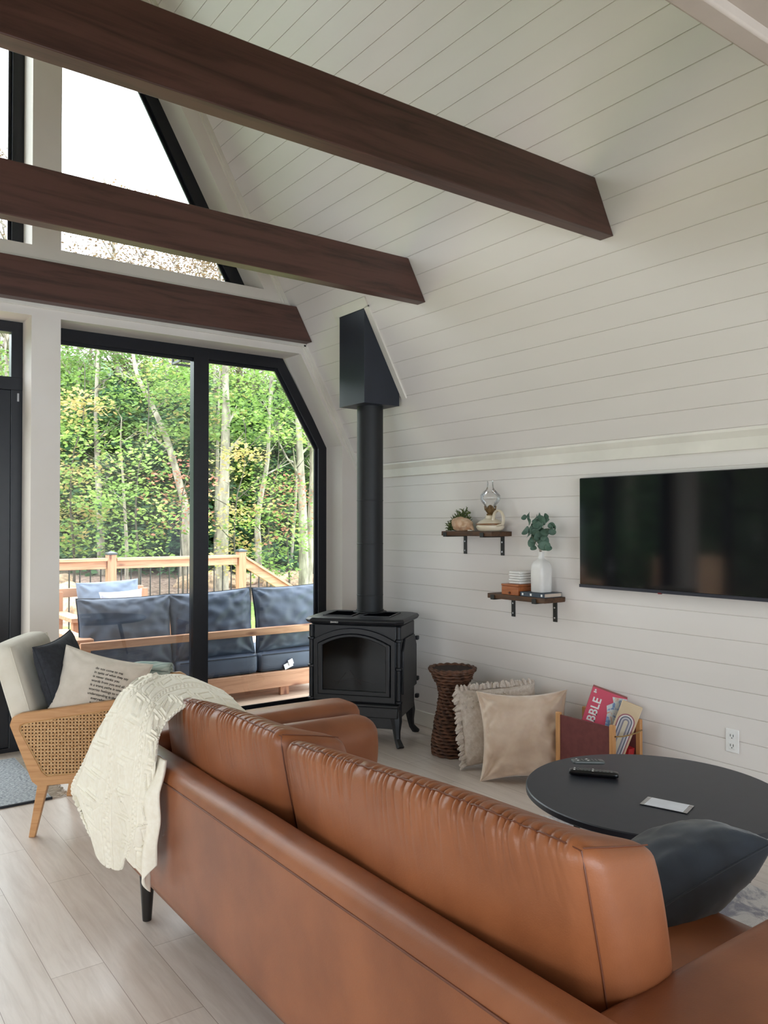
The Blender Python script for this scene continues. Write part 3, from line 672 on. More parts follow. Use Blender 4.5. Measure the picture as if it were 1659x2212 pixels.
b.prism([(2.435 + rp_[k] * cos(2 * pi * k / 64), 2.325 + rp_[k] * sin(2 * pi * k / 64)) for k in range(64)], 2, 0, .014)
tag(obj('round_rug', b, shag_mat(), bevel=.006), 'round pale grey and white mottled rug beneath the black coffee table', 'rug')

# ------------------------------------------------------------------ coffee table and things on it
TCX, TCY, TR = 2.945, 2.085, .535
CT = thing('coffee_table', 'round matte black coffee table behind the leather sofa', 'table', (TCX, TCY, .014))
obj('tabletop', B().lathe([(TR - .006, .392), (TR, .397), (TR, .416), (TR - .004, .420), (0.001, .420)], 96, (TCX, TCY, 0)), M_tabletop, CT, smooth=True)
for k in range(4):
    a = pi / 4 + k * pi / 2 + .25; c_, s_ = cos(a), sin(a)
    obj('leg', B().tube([(TCX + c_ * .30, TCY + s_ * .30, .394), (TCX + c_ * .42, TCY + s_ * .42, .014)], [.016, .010], 12), M_plastic, CT, smooth=True)
obj('apron', B().lathe([(.33, .372), (.335, .375), (.335, .394), (.33, .396)], 48, (TCX, TCY, 0)), M_plastic, CT, smooth=True)
def remote(label, ctr, dr, L, Wd, H, m, bm_, tilt=0):
    u = Vector(dr).normalized(); mt = Matrix.Translation(ctr) @ Matrix.Rotation(math.atan2(u.y, u.x), 4, 'Z') @ Matrix.Rotation(tilt, 4, 'Y')
    T = thing('remote_control', label, 'remote control', (ctr[0], ctr[1], ctr[2]))
    obj('body', rbox((L, Wd, H), H * .42, (14, 6, 4), (0, 0, .001), lambda p: mt @ p), m, T, smooth=True, angle=80)
    rows = int(L / .016)
    for i in range(1, rows - 1):
        for j in (-1, 0, 1):
            wh = i in (1, rows // 2) and j != 0
            obj('button', B().cbox((-L / 2 + (i + .5) * .016, j * Wd * .27, H / 2 + .001), (.008, .006, .002), mt), M_white if wh else bm_, T)
remote('black television remote on the table, pointing at the card', (2.885, 2.355, .435), (.155, -.205), .215, .045, .024, M_plastic, M_grey)
remote('greyish remote resting on top of the black remote control', (2.955, 2.445, .452), (.185, -.115), .15, .045, .016, M_grey, M_plastic, .04)
CDm = thing('information_card', 'white paper card in a clear sleeve on the black table', 'card', (2.825, 1.94, .421))
u = Vector((.165, -.14, 0)).normalized(); mt = Matrix.Translation((2.825, 1.94, .4225)) @ Matrix.Rotation(math.atan2(-.155, .05), 4, 'Z')
obj('sleeve', B().cbox((0, 0, 0), (.185, .105, .0015), mt), M_clear, CDm); obj('sheet', B().cbox((0, 0, .0012), (.150, .098, .0008), mt), M_paper, CDm)

# ------------------------------------------------------------------ along the right wall
TV = thing('television', 'wide black flat television mounted on the shiplap wall', 'television', (3.86, 2.62, 1.16))
ty0, ty1, tz0, tz1 = 1.97, 3.232, 1.166, 1.826
obj('housing', B().box((3.838, ty0, tz0), (3.885, ty1, tz1)), M_plastic, TV, bevel=.004)
M_screen, nt, bb = newmat('glossy_screen'); bb.inputs['Base Color'].default_value = (.004, .004, .006, 1); bb.inputs['Roughness'].default_value = .07; bb.inputs['Specular IOR Level'].default_value = .6
obj('screen', B().box((3.832, ty0 + .006, tz0 + .02), (3.839, ty1 - .006, tz1 - .006)), M_screen, TV)
obj('lower_bezel', B().box((3.831, ty0, tz0), (3.84, ty1, tz0 + .018)), mat('bezel_grey', C('#2b2e3a'), rough=.3), TV)
obj('indicator_light', B().box((3.829, 2.66, tz0 - .004), (3.84, 2.68, tz0 + .004)), mat('red_led', C('#7a1620'), rough=.4), TV, label='small red light')
obj('wall_mount', B().box((3.884, 2.3, 1.35), (XW, 2.9, 1.6)), M_plastic, TV)
OT = thing('wall_outlet', 'white duplex wall outlet on the shiplap near the floor', 'outlet', (XW - .004, 2.288, .37))
obj('cover_plate', B().box((XW - .007, 2.252, .372), (XW, 2.324, .492)), M_white, OT, bevel=.003)
for z in (.407, .457):
    ol = obj('receptacle', B().box((XW - .0095, 2.270, z - .018), (XW - .006, 2.306, z + .018)), M_white, OT, bevel=.002)
    for dy in (-.008, .008): obj('slot', B().box((XW - .0105, 2.288 + dy - .0015, z - .003), (XW - .009, 2.288 + dy + .0015, z + .009)), M_grey, ol)
    obj('slot', B().box((XW - .0105, 2.2855, z - .012), (XW - .009, 2.2905, z - .007)), M_grey, ol)

def shelf(label, y0, y1, z, brk):
    T = thing('wall_shelf', label, 'shelf', (XW - .095, (y0 + y1) / 2, z - .03), 0, 'dark wooden wall shelves')
    def f(p): return Vector((p.x + XW - .095 + .003 * noise.noise(Vector((p.y * 9, p.z * 20, z))), p.y + (y0 + y1) / 2, p.z + z - .0165))
    obj('board', rbox((.19, y1 - y0, .033), .003, (6, 30, 3), (0, 0, 0), f), M_shelf, T, smooth=True, angle=30)
    for y in brk:
        b = B().box((XW - .006, y - .017, z - .165), (XW, y + .017, z - .03)); b.box((XW - .20, y - .017, z - .040), (XW, y + .017, z - .033)); b.box((XW - .201, y - .017, z - .040), (XW - .195, y + .017, z - .008))
        br = obj('bracket', b, M_bracket, T, bevel=.002)
        for zz in (z - .075, z - .14): obj('screw', B().tube([(XW - .006, y, zz), (XW - .010, y, zz)], .006, 10), M_screw, br, smooth=True)
    return T
shelf('upper dark wooden shelf holding the skull and oil lamp', 3.865, 4.375, 1.497, (4.33, 3.952))
shelf('lower dark wooden shelf holding the white vase and boxes', 3.40, 3.905, 1.09, (3.85, 3.482))
ZS1, ZS2 = 1.4975, 1.0905
# oil lamp (handled stoneware)
ly, lx = 3.955, 3.785
OLp = thing('oil_lamp', 'cream stoneware oil lamp with loop handle and glass chimney on shelf', 'lamp', (lx, ly, ZS1))
obj('font', B().lathe([(.07, 0), (.088, .012), (.095, .028), (.093, .040), (.0905, .043), (.0905, .052), (.09, .055), (.075, .068), (.045, .082), (.034, .088), (.032, .105), (.03, .107)], 40, (lx, ly, ZS1)), M_stone, OLp, smooth=True)
obj('brown_band', B().lathe([(.0935, .0415), (.0945, .044), (.0945, .050), (.0925, .0535)], 40, (lx, ly, ZS1), cap=False), M_brown, OLp, smooth=True, label='brown glazed band')
b = B(); pth = [(lx - .02, ly - .040, ZS1 + .078)] + [(lx - .02, ly - .098 - .048 * cos(t), ZS1 + .082 + .058 * sin(t)) for t in [pi * (1 - k / 16 * 1.28) + .25 for k in range(17)]]
pth.append((lx - .02, ly - .078, ZS1 + .036)); obj('handle', b.tube(pth, .013, 10, flat=.55), M_stone, OLp, smooth=True)
obj('burner', B().lathe([(.024, .105), (.026, .115), (.020, .122), (.030, .135), (.036, .150), (.030, .156), (.018, .166), (.008, .178)], 20, (lx, ly, ZS1)), M_brass, OLp, smooth=True)
b = B()
for k in range(10): a = k * pi / 5; b.tube([(lx + .036 * cos(a), ly + .036 * sin(a), ZS1 + .142), (lx + .040 * cos(a), ly + .040 * sin(a), ZS1 + .172)], .0022, 5)
obj('gallery', b, M_brass, OLp)
obj('chimney', B().lathe([(.034, .160), (.040, .178), (.058, .198), (.068, .222), (.066, .244), (.048, .266), (.030, .282), (.022, .300), (.019, .325), (.021, .342)], 40, (lx, ly, ZS1), cap=False), M_lampglass, OLp, smooth=True)
# skull
sx, sy = 3.765, 4.205
SK = thing('animal_skull', 'small weathered tan animal skull lying on the upper shelf', 'skull', (sx, sy, ZS1))
def skf(p):
    q = p.copy(); t = (-q.y / .062)
    k = 1 - .45 * max(0, t) ** 1.2; q.x *= k; q.z *= (k if q.z > 0 else 1)
    q.y = q.y * (1.5 if q.y < 0 else 1.0)
    q += q.normalized() * (.004 * noise.noise(q * 60) + .006 * noise.noise(q * 25))
    for ex, ez in ((-.036, .004),):
        d = (q - Vector((ex, -.030, .006))).length
        if d < .026: q.x += .020 * (1 - d / .026)
    q = q * 1.25; return q + Vector((sx, sy + .015, ZS1 + .048))
obj('cranium', rbox((.088, .115, .080), .038, (18, 24, 16), (0, 0, 0), skf), M_bone, SK, smooth=True, angle=80)
b = B().tube([(sx - .034, sy - .002, ZS1 + .020), (sx - .046, sy - .035, ZS1 + .030), (sx - .036, sy - .070, ZS1 + .034)], [.005, .006, .004], 8); b.tube([(sx - .024, sy - .01, ZS1 + .010), (sx - .022, sy - .055, ZS1 + .014), (sx - .02, sy - .095, ZS1 + .010)], [.007, .008, .005], 8)
b.tube([(sx + .004, sy - .055, ZS1 + .042), (sx - .004, sy - .095, ZS1 + .022), (sx - .01, sy - .118, ZS1 + .006)], [.020, .014, .005], 10)
obj('snout', b, M_bone, SK, smooth=True)
obj('teeth', B().box((sx - .03, sy - .112, ZS1 + .001), (sx - .012, sy - .075, ZS1 + .009)), mat('tooth_ivory', C('#e6dccb'), rough=.4), SK, bevel=.002)
# moss: many fine curled strands, one plant
b = B(); rn = random.Random(12)
for k in range(420):
    a = rn.uniform(0, 2 * pi); r0 = rn.uniform(0, .06); t_ = rn.random(); base_ = Vector((sx + .03 + rn.uniform(-.04, .045), sy + .01 + .15 * t_, ZS1 + rn.uniform(.1, 1) * (.125 * (1 - t_) ** .8 + .02))); d = Vector((rn.uniform(-.8, .8), rn.uniform(-.7, 1), rn.uniform(-.1, 1))).normalized(); p = [base_]
    for q in range(3): d = (d + Vector((rn.uniform(-.7, .7), rn.uniform(-.7, .7), rn.uniform(-.5, .6)))).normalized(); p.append(p[-1] + d * rn.uniform(.010, .018))
    for q in p: q.z = max(q.z, ZS1 + .003); q.x = min(q.x, XW - .006)
    b.tube(p, [.0042, .0038, .0032, .0014], 5)
tag(obj('dried_moss', b, M_moss, smooth=True), 'tuft of dry green moss behind the skull on upper shelf', 'moss')
# lower shelf: wooden box, stacked white coasters, book, vase with eucalyptus
WB = thing('wooden_box', 'small reddish brown wooden box on the lower shelf', 'box', (3.78, 3.70, ZS2))
M_box = wood('box_wood', C('#8a4a26'), C('#a86238'), 'y', 2, rough=.4)
obj('body', B().box((3.712, 3.628, ZS2), (3.862, 3.775, ZS2 + .055)), M_box, WB, bevel=.003)
obj('lid', B().box((3.710, 3.626, ZS2 + .056), (3.864, 3.777, ZS2 + .070)), M_box, WB, bevel=.003)
obj('clasp', B().tube([(3.712, 3.70, ZS2 + .014), (3.705, 3.70, ZS2 + .014)], .008, 10), mat('dark_knob', C('#5b2d16'), rough=.4), WB, smooth=True)
for k in range(5):
    yb = 3.632 + .002 * sin(k * 2.1); z = ZS2 + .0715 + k * .0162
    o = obj('white_block', B().box((3.735 + .002 * cos(k * 3), yb, z), (3.842, yb + .100, z + .0148)), M_ceramic, bevel=.0045, seg=3)
    tag(recenter(o), ['bottom', 'second lowest', 'middle', 'second highest', 'top'][k] + ' piece of the white stack on the wooden box', 'coaster', 'stacked white pieces on the wooden box')
BK = thing('book', 'flat dark blue-grey book lying under the white vase', 'book', (3.78, 3.5, ZS2))
by0, by1 = 3.408, 3.612
obj('pages', B().box((3.722, by0 + .004, ZS2 + .003), (3.872, by1 - .003, ZS2 + .024)), mat('page_edges', C('#c9b8a8'), rough=.8, stretch=(1, 1, 40)), BK)
b = B().box((3.716, by0, ZS2 + .0002), (3.876, by1, ZS2 + .003)); b.box((3.716, by0, ZS2 + .024), (3.876, by1, ZS2 + .027)); b.box((3.716, by0, ZS2 + .0002), (3.721, by1, ZS2 + .027))
obj('cover', b, mat('blue_grey_cover', C('#3f4a58'), C('#343d49'), rough=.5), BK, bevel=.0012)
b = B()
for yy in (3.43, 3.52, 3.59): b.cbox((3.7155, yy, ZS2 + .0135), (.001, .014, .014))
obj('spine_marks', b, M_white, BK, label='pale marks on the spine')
vx, vy, vz = 3.79, 3.50, ZS2 + .0275
VS = thing('ceramic_vase', 'square-shouldered white ceramic bottle vase on the lower shelf', 'vase', (vx, vy, vz))
obj('body', B().lathe([(.048, 0), (.052, .004), (.053, .145), (.050, .168), (.040, .190), (.024, .204), (.0145, .212), (.0135, .236), (.0155, .250), (.0155, .254), (.0115, .254), (.0105, .22)], 40, (vx, vy, vz), sq=5), M_ceramic, VS, smooth=True, angle=50)
EU = thing('eucalyptus_sprig', 'dusty green eucalyptus sprigs standing in the white vase', 'plant', (vx, vy, vz + .21))
rn = random.Random(5); lb = []
stems = [[(0, 0, .165), (.004, .01, .24), (-.01, .02, .32), (-.02, .035, .40)], [(0, 0, .165), (-.006, -.012, .25), (-.01, -.03, .33), (-.012, -.028, .405)], [(0, 0, .165), (-.01, .004, .23), (-.02, -.05, .30), (-.02, -.075, .345)], [(0, 0, .165), (-.01, .01, .22), (-.03, .045, .29), (-.035, .065, .33)]]
b = B()
for s_ in stems: b.tube([(vx + p[0], vy + p[1], vz + p[2] + .055) for p in s_], [.0018, .0016, .0014, .001], 6)
obj('stems', b, M_stem, EU, smooth=True)
spec = [(-.03, .085, .33, .030), (-.035, .055, .315, .032), (-.03, .03, .335, .030), (-.02, .025, .30, .030), (-.03, .01, .32, .030), (-.02, -.01, .345, .032), (-.03, .0, .37, .030), (-.02, .015, .385, .028), (-.03, -.03, .40, .034), (-.02, -.012, .42, .030), (-.01, .03, .41, .026), (-.02, .07, .43, .024), (-.03, -.055, .325, .030), (-.02, -.085, .345, .028), (-.02, -.09, .365, .024), (-.03, -.045, .24, .036), (-.02, -.035, .265, .034), (-.03, .045, .25, .028), (-.02, .035, .28, .028), (-.02, -.065, .225, .024), (-.03, -.06, .39, .026), (-.01, .04, .36, .026), (-.03, -.01, .30, .032), (-.02, .0, .275, .026), (-.03, -.02, .36, .034), (-.01, .02, .345, .030), (-.03, .10, .415, .018), (-.02, -.105, .36, .022), (-.03, -.10, .325, .022), (-.03, .06, .39, .026), (-.02, -.05, .42, .022), (-.03, .03, .225, .020), (-.03, -.05, .29, .028)]
for i, (dx, dy, dz, r) in enumerate(spec):
    n = Vector((-.8, rn.uniform(-.7, .5), rn.uniform(-.5, .7))).normalized(); a = n.orthogonal().normalized(); c = n.cross(a); ang = rn.uniform(0, 6.28); bb = B(); pts = []
    c0 = Vector((vx + dx, vy + dy * 1.2, vz + .055 + dz)); rr = r * .98
    e1, e2 = a * cos(ang) + c * sin(ang), -a * sin(ang) + c * cos(ang)
    bb.grid(lambda u, v: c0 + e1 * (rr * u * cos(2 * pi * v) * 1.12) + e2 * (rr * u * sin(2 * pi * v) * .92) + n * (.006 * u * u * cos(4 * pi * v) + .004 * u), 4, 14)
    bmesh.ops.remove_doubles(bb.bm, verts=bb.bm.verts, dist=1e-5); obj('leaf', bb, M_eucal, EU, smooth=True, solid=.0006)

# wicker floor vase: real woven coils
wx, wy = 3.585, 4.115
WV = thing('wicker_vase', 'tall dark brown woven floor vase with narrow waist and flared rim', 'vase', (wx, wy, 0))
def wr_(z):
    ks = [(0, .135), (.08, .135), (.20, .118), (.32, .095), (.40, .085), (.46, .097), (.52, .128), (.57, .150)]
    for (a, ra), (c, rc) in zip(ks, ks[1:]):
        if z <= c: t = (z - a) / (c - a); t = t * t * (3 - 2 * t); return ra + (rc - ra) * t
    return ks[-1][1]
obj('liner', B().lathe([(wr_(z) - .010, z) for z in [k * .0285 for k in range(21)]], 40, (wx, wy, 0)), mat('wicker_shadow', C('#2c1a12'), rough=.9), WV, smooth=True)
b = B(); ncoil = 26; path = []
for k in range(ncoil):
    z = .011 + k * .0218; path = []; N = 60
    for i in range(N + 1):
        a = 2 * pi * i / N; ph = (-1) ** k; r = wr_(z) - .001 + .005 * sin(a * 12 + k * 1.9); path.append((wx + r * cos(a), wy + r * sin(a), z + .003 * sin(a * 12 + k * 1.9 + 1.2)))
    b.tube(path, .0105, 6, cap=False)
obj('weave', b, M_wicker, WV, smooth=True)
path = [(wx + (.150 + .004 * sin(18 * a)) * cos(a), wy + (.150 + .004 * sin(18 * a)) * sin(a), .570 + .003 * sin(18 * a + 1)) for a in [2 * pi * i / 90 for i in range(91)]]
obj('rim', B().tube(path, .013, 8, cap=False), M_wicker, WV, smooth=True)
# floor cushions leaning on the wall
FC = thing('floor_cushion', 'beige velvet floor cushion leaning in front of the fringed one', 'cushion', (3.52, 3.46, 0))
mt = basis((3.585, 3.455, .262), (.61, -.54, .03), (.20, .20, .93))
obj('cover', pillow(.56, .54, .19, 60, 3, .032, .13).xf(mt), M_velvet, FC, smooth=True, angle=80)
KC = thing('fringed_cushion', 'oatmeal woven cushion with tasselled edges standing behind velvet one', 'cushion', (3.68, 3.78, 0))
mt = basis((3.628, 3.712, .272), (.72, -.60, .10), (.17, .17, .90))
obj('cover', pillow(.52, .49, .15, 50, 8, .012).xf(mt), M_fringe, KC, smooth=True, angle=80)
b = B(); rn = random.Random(3)
for side in range(2):
    for k in range(34):
        t = -1 + 2 * (k + .5) / 34; x, y = (t * .25, .228) if side == 0 else (-.235, t * .235)
        p0 = Vector((x, y, rn.uniform(-.01, .02))); d = Vector((rn.uniform(-.4, .4), 1, rn.uniform(0, .9))) if side == 0 else Vector((-1, rn.uniform(-.9, .0), rn.uniform(-.1, .5))); d.normalize()
        q = [p0, p0 + d * .022, p0 + d * .045 + Vector((rn.uniform(-.01, .01), rn.uniform(-.015, .0), .006))]; b.tube(q, [.011, .013, .006], 6)
b.xf(mt); obj('tassels', b, M_fringe, KC, smooth=True)['kind'] = 'stuff'
b = B()
for k in range(60):
    x = -.22 + .44 * rn.random(); row = rn.choice((.12, .15, .185)); h = pillow_h(x / .25, row / .235, .075, 8, .01); b.lathe([(.007, 0), (.008, .004), (.004, .009)], 8, (x, row + rn.uniform(-.006, .006), h - .001))
b.xf(mt); obj('knots', b, M_fringe, KC, smooth=True)['kind'] = 'stuff'

# games crate
CR = thing('games_crate', 'low crate of maroon panels between pine posts holding games', 'crate', (3.735, 3.01, 0))
for (x, y) in ((3.62, 3.21), (3.62, 2.825), (3.855, 3.21), (3.855, 2.825)):
    p = obj('post', B().box((x - .011, y - .016, 0), (x + .011, y + .016, .445)), M_pine, CR, bevel=.004)
    if y < 3: obj('peg', B().tube([(x, y - .016, .385), (x, y - .019, .385)], .004, 8), M_shelf, p)
obj('front_panel', B().box((3.614, 2.84, .07), (3.626, 3.195, .432)), M_maroon, CR, bevel=.002)
obj('rear_panel', B().box((3.846, 2.84, .07), (3.858, 3.195, .432)), M_maroon, CR, bevel=.002)
obj('bottom', B().box((3.62, 2.83, .06), (3.855, 3.20, .07)), M_pine, CR)
obj('rope', B().tube([(3.625, 2.806, .385), (3.68, 2.80, .379), (3.74, 2.80, .378), (3.80, 2.80, .380), (3.85, 2.806, .385)], .004, 8), mat('jute_rope', C('#9a7b4d'), rough=.9), CR, smooth=True)
M_pink = mat('coral_print', C('#d85a72'), C('#d4556c'), rough=.4, scale=3); M_red = mat('deep_red_print', C('#96201c'), rough=.4)
GB = thing('board_game_box', 'coral red board game box with big white letters in crate', 'game box', (3.70, 3.0, .08))
th_ = R(18); hh = Vector((.6, -.8, 0)); zz_ = Vector((0, 0, 1)); U = hh * cos(th_) - zz_ * sin(th_); V_ = hh * sin(th_) + zz_ * cos(th_); TL_ = Vector((3.722, 3.04, .612))
# local frame of the box: x out of the back, y towards the picture's left edge (-U), z up along V
mt = Matrix((-(V_.cross(U)) * -1, -U, V_)).transposed().to_4x4()
nb_ = (-U).cross(V_); mt = Matrix((nb_, -U, V_)).transposed().to_4x4(); mt.translation = TL_ + U * .10 - V_ * .21 + nb_ * .025
obj('lid', B().cbox((0, 0, 0), (.050, .200, .42), mt), M_red, GB, bevel=.002)
obj('cover_print', B().cbox((-.0256, 0, 0), (.0012, .198, .418), mt), M_pink, GB, label='coral printed cover')
def ontext2(body, size, y, z, bold=.0014): # letters read upward along local z, glyph tops towards +y
    return textmesh(body, size, lambda c: (-.0272, y + c.y, z + c.x), align='RIGHT', bold=bold, space=1.05).xf(mt)
obj('letters', ontext2('SCRABBLE', .066, .032, .155), M_white, GB, label='white block letters reading up the side')
obj('age_mark', ontext2('5+', .020, .072, .200), M_white, GB)
b = B().add([(-.0275, -.02, .19), (-.0275, -.098, .205), (-.0275, -.098, -.10), (-.0275, -.02, -.10), (-.0275, -.03, .02), (-.0275, -.02, .09), (-.0275, -.005, .13), (-.0275, -.035, .16)], [(0, 1, 2, 3, 4, 5, 6, 7)]).xf(mt)
def art():
    m, nt, b = newmat('pastel_picture'); f = tex(nt, vec(nt), 26, 3, .6, .4)
    nt.links.new(ramp(nt, f, [(.38, C('#7fa3d8')), (.47, C('#dfe9ef')), (.58, C('#e6eef0')), (.66, C('#e4b6a0'))]), b.inputs['Base Color']); b.inputs['Roughness'].default_value = .4; return m
obj('cover_picture', b, art(), GB, label='pale blue and white picture area')
RB = thing('rainbow_board', 'slim wooden board with a painted grey rainbow beside the red box', 'board', (3.73, 2.90, .08))
th_ = R(20); U = hh * cos(th_) - zz_ * sin(th_); V_ = hh * sin(th_) + zz_ * cos(th_); nb_ = (-U).cross(V_); mt = Matrix((nb_, -U, V_)).transposed().to_4x4(); mt.translation = Vector((3.762, 2.862, .556)) + U * .055 - V_ * .20 + nb_ * .012
M_bwood = mat('pale_birch', C('#d8c1a0'), C('#d0b894'), rough=.5)
obj('board', B().cbox((0, 0, 0), (.022, .115, .40), mt), M_bwood, RB, bevel=.004)
cols = [C('#a86a72'), C('#e8e4e2'), C('#6c6f80'), C('#c9c5c9'), C('#8b8795'), C('#d9cdb6')]
for i, (r0, c_) in enumerate(zip((.048, .041, .034, .027, .019, .011), cols)):
    pr_ = [(r0 * cos(t), .09 + r0 * sin(t)) for t in [pi * k / 16 for k in range(17)]]; pr_ = [(r0, -.18)] + pr_ + [(-r0, -.18)]
    obj('painted_arch', B().prism(pr_, 0, -.0112 - .0007 * (i + 1), -.0108).xf(mt), mat('arch_paint', c_, rough=.5), RB)
b2 = obj('small_red_box', B().cbox((0, 0, 0), (.05, .16, .22), Matrix.Translation((3.80, 2.93, .19)) @ Matrix.Rotation(R(10), 4, 'X')), mat('bright_red_card', C('#b3242c'), rough=.4), bevel=.002)
tag(recenter(b2), 'small bright red box low in the crate behind rainbow board', 'box')

# ------------------------------------------------------------------ outside: deck, railing, furniture
DK = -.02
b = B()
for k in range(34):
    y = 6.02 + k * .142
    if y > 10.35: break
    b.box((-6, y, DK - .04), (5.6, y + .137, DK))
struct('deck', b, M_deck)
struct('deck_skirt', B().box((-6, 10.38, -.8), (5.55, 10.42, DK - .04)), M_cedar)
RL = thing('deck_railing', 'cedar deck railing with black balusters and capped posts', 'railing', (0, 10.3, DK))
for x in (-4.2, -1.8, .8, 3.235, 5.05):
    p = obj('post', B().box((x - .055, 10.25, DK), (x + .055, 10.36, 1.155)), M_cedarz, RL, bevel=.004)
    b = B().box((x - .065, 10.24, 1.155), (x + .065, 10.37, 1.175)); b.add([(x - .065, 10.24, 1.175), (x + .065, 10.24, 1.175), (x + .065, 10.37, 1.175), (x - .065, 10.37, 1.175), (x, 10.305, 1.202)], [(0, 1, 4), (1, 2, 4), (2, 3, 4), (3, 0, 4)])
    obj('post_cap', b, M_capm, p)
for x0, x1 in ((-4.14, -1.86), (-1.74, .74), (.86, 3.175), (3.295, 4.99)):
    obj('top_rail', B().box((x0, 10.235, 1.075), (x1, 10.375, 1.112)), M_cedar, RL, bevel=.003)
    obj('sub_rail', B().box((x0, 10.285, .975), (x1, 10.325, 1.075)), M_cedar, RL, bevel=.003)
    obj('bottom_rail', B().box((x0, 10.28, .06), (x1, 10.33, .12)), M_cedar, RL, bevel=.003)
x = -4.06; bal = None
while x < 4.95:
    if all(abs(x - q) > .075 for q in (-4.2, -1.8, .8, 3.235, 5.05)):
        if bal is None: bal = obj('baluster', B().tube([(0, 10.305, .10), (0, 10.305, .99)], .009, 8), M_balu, RL, smooth=True); bal.location.x = x
        else: c = bal.copy(); COL.objects.link(c); c.parent = RL; c.location.x = x
    x += .128
# stair rail going down to the right
SR = thing('stair_rail', 'sloping cedar stair rail descending from the end post', 'railing', (5.2, 10.3, -.5))
def slope(xa, za, xb, zb, h, y0, y1): return B().prism([(xa, za), (xb, zb), (xb, zb + h), (xa, za + h)], 1, y0, y1)
obj('rail', slope(5.10, .93, 6.75, -.06, .13, 10.28, 10.33), M_cedar, SR, bevel=.003); obj('cap_rail', slope(5.10, 1.06, 6.75, .07, .035, 10.24, 10.37), M_cedar, SR, bevel=.003)
for k in range(11): obj('baluster', B().tube([(5.20 + k * .13, 10.305, .93 - k * .078 - .75), (5.20 + k * .13, 10.305, .93 - k * .078)], .009, 8), M_balu, SR, smooth=True)
obj('post', B().box((6.72, 10.25, -.9), (6.83, 10.36, .25)), M_cedarz, SR, bevel=.004)
for k in range(4): obj('tread', B().box((5.55 + k * .28, 9.2, -.18 - k * .17), (5.86 + k * .28, 10.24, -.14 - k * .17)), M_deck, SR, bevel=.003)

OS = thing('outdoor_sofa', 'cedar framed outdoor sofa with navy cushions, its back to the window', 'sofa', (2.95, 6.85, DK))
obj('back_rail', B().box((1.80, 6.47, .548), (4.16, 6.52, .612)), M_cedar, OS, bevel=.004)
obj('back_apron', B().box((1.80, 6.47, .062), (4.16, 6.51, .205)), M_cedar, OS, bevel=.004); obj('front_apron', B().box((1.80, 7.22, .09), (4.16, 7.26, .22)), M_cedar, OS, bevel=.004)
for x in (1.80, 3.59, 4.07):
    obj('rear_leg', B().box((x, 6.51, DK), (x + .09, 6.55, .612 if x != 3.59 else .20)), M_cedarz, OS, bevel=.004)
for x in (1.80, 4.07):
    obj('front_leg', B().box((x, 7.18, DK), (x + .09, 7.22, .60)), M_cedarz, OS, bevel=.004)
    obj('arm', B().box((x - .02, 6.50, .60), (x + .11, 7.28, .635)), M_cedar, OS, bevel=.004); obj('side_rail', B().box((x, 6.55, .10), (x + .04, 7.2, .21)), M_cedar, OS, bevel=.004)
obj('slats', B().box((1.84, 6.51, .175), (4.12, 7.22, .20)), M_cedar, OS)
for k in range(3):
    xa = 1.83 + k * .775; sd = 11 + k * 5
    cp = thing('outdoor_seat_cushion', ['navy seat cushion at the end of outdoor sofa nearest the armchair', 'middle navy seat cushion of the outdoor sofa', 'navy seat cushion of outdoor sofa, closest to the stove'][k], 'cushion', (xa + .38, 6.87, .20), 0, 'navy seat cushions of the outdoor sofa')
    obj('cover', rbox((.765, .68, .17), .035, (20, 16, 6), (.004, .004, .022), lambda p: p + Vector((xa + .385, 6.865, .288 + .005 * noise.noise(p * 7)))), M_outnavy, cp, smooth=True, angle=80)
    b = B()
    for zz in (.215, .360): b.tube([(xa + .03, 6.522, zz), (xa + .74, 6.522, zz)], .004, 6)
    obj('piping', b, mat('dark_piping', C('#1d222b'), rough=.8), cp, smooth=True)
    if k == 2:
        mtg = Matrix.Translation((xa + .29, 6.505, .245)) @ Matrix.Rotation(R(-20), 4, 'Y'); obj('care_tag', B().cbox((0, 0, 0), (.09, .003, .05), mtg).cbox((.03, -.006, .02), (.05, .003, .05), mtg), M_paper, cp)
    bp = thing('outdoor_back_cushion', ['navy back cushion of the outdoor sofa nearest the armchair, sagging on top', 'middle navy back cushion of the outdoor sofa, split by window frame', 'navy back cushion of outdoor sofa beside the stove top'][k], 'cushion', (xa + .38, 6.65, .38), 0, 'navy back cushions of the outdoor sofa')
    mtp = basis((xa + .385 + (0, -.01, .02)[k], 6.655, .655 + (-.01, 0, .015)[k]), (1, 0, (-.0, .03, .02)[k]), (0, .12, 1))
    obj('cover', pillow(.79, .60, .21, 44, sd, .030, .05).xf(mtp), M_outnavy, bp, smooth=True, angle=80); obj('piping', piping(.79, .60, .005, .05).xf(mtp), mat('dark_piping', C('#1d222b'), rough=.8), bp, smooth=True)

OC = thing('outdoor_chair', 'cedar outdoor chair facing the house beyond the outdoor sofa', 'chair', (2.68, 8.3, DK))
for x in (2.20, 3.10):
    obj('front_leg', B().box((x - .045, 8.0, DK), (x + .045, 8.09, .60)), M_cedarz, OC, bevel=.004); obj('rear_leg', B().box((x - .045, 8.72, DK), (x + .045, 8.79, .84)), M_cedarz, OC, bevel=.004)
    obj('arm', B().box((x - .075, 7.95, .60), (x + .065, 8.80, .64)), M_cedar, OC, bevel=.004)
obj('seat_frame', B().box((2.2, 8.0, .2), (3.1, 8.75, .30)), M_cedar, OC, bevel=.004); obj('top_rail', B().box((2.2, 8.74, .78), (3.1, 8.78, .87)), M_cedar, OC, bevel=.004)
c1 = thing('chair_cushion', 'light blue-grey back cushion on the outdoor cedar chair', 'cushion', (2.70, 8.62, .38)); mtp = basis((2.69, 8.62, .665), (1, 0, .03), (0, .15, 1))
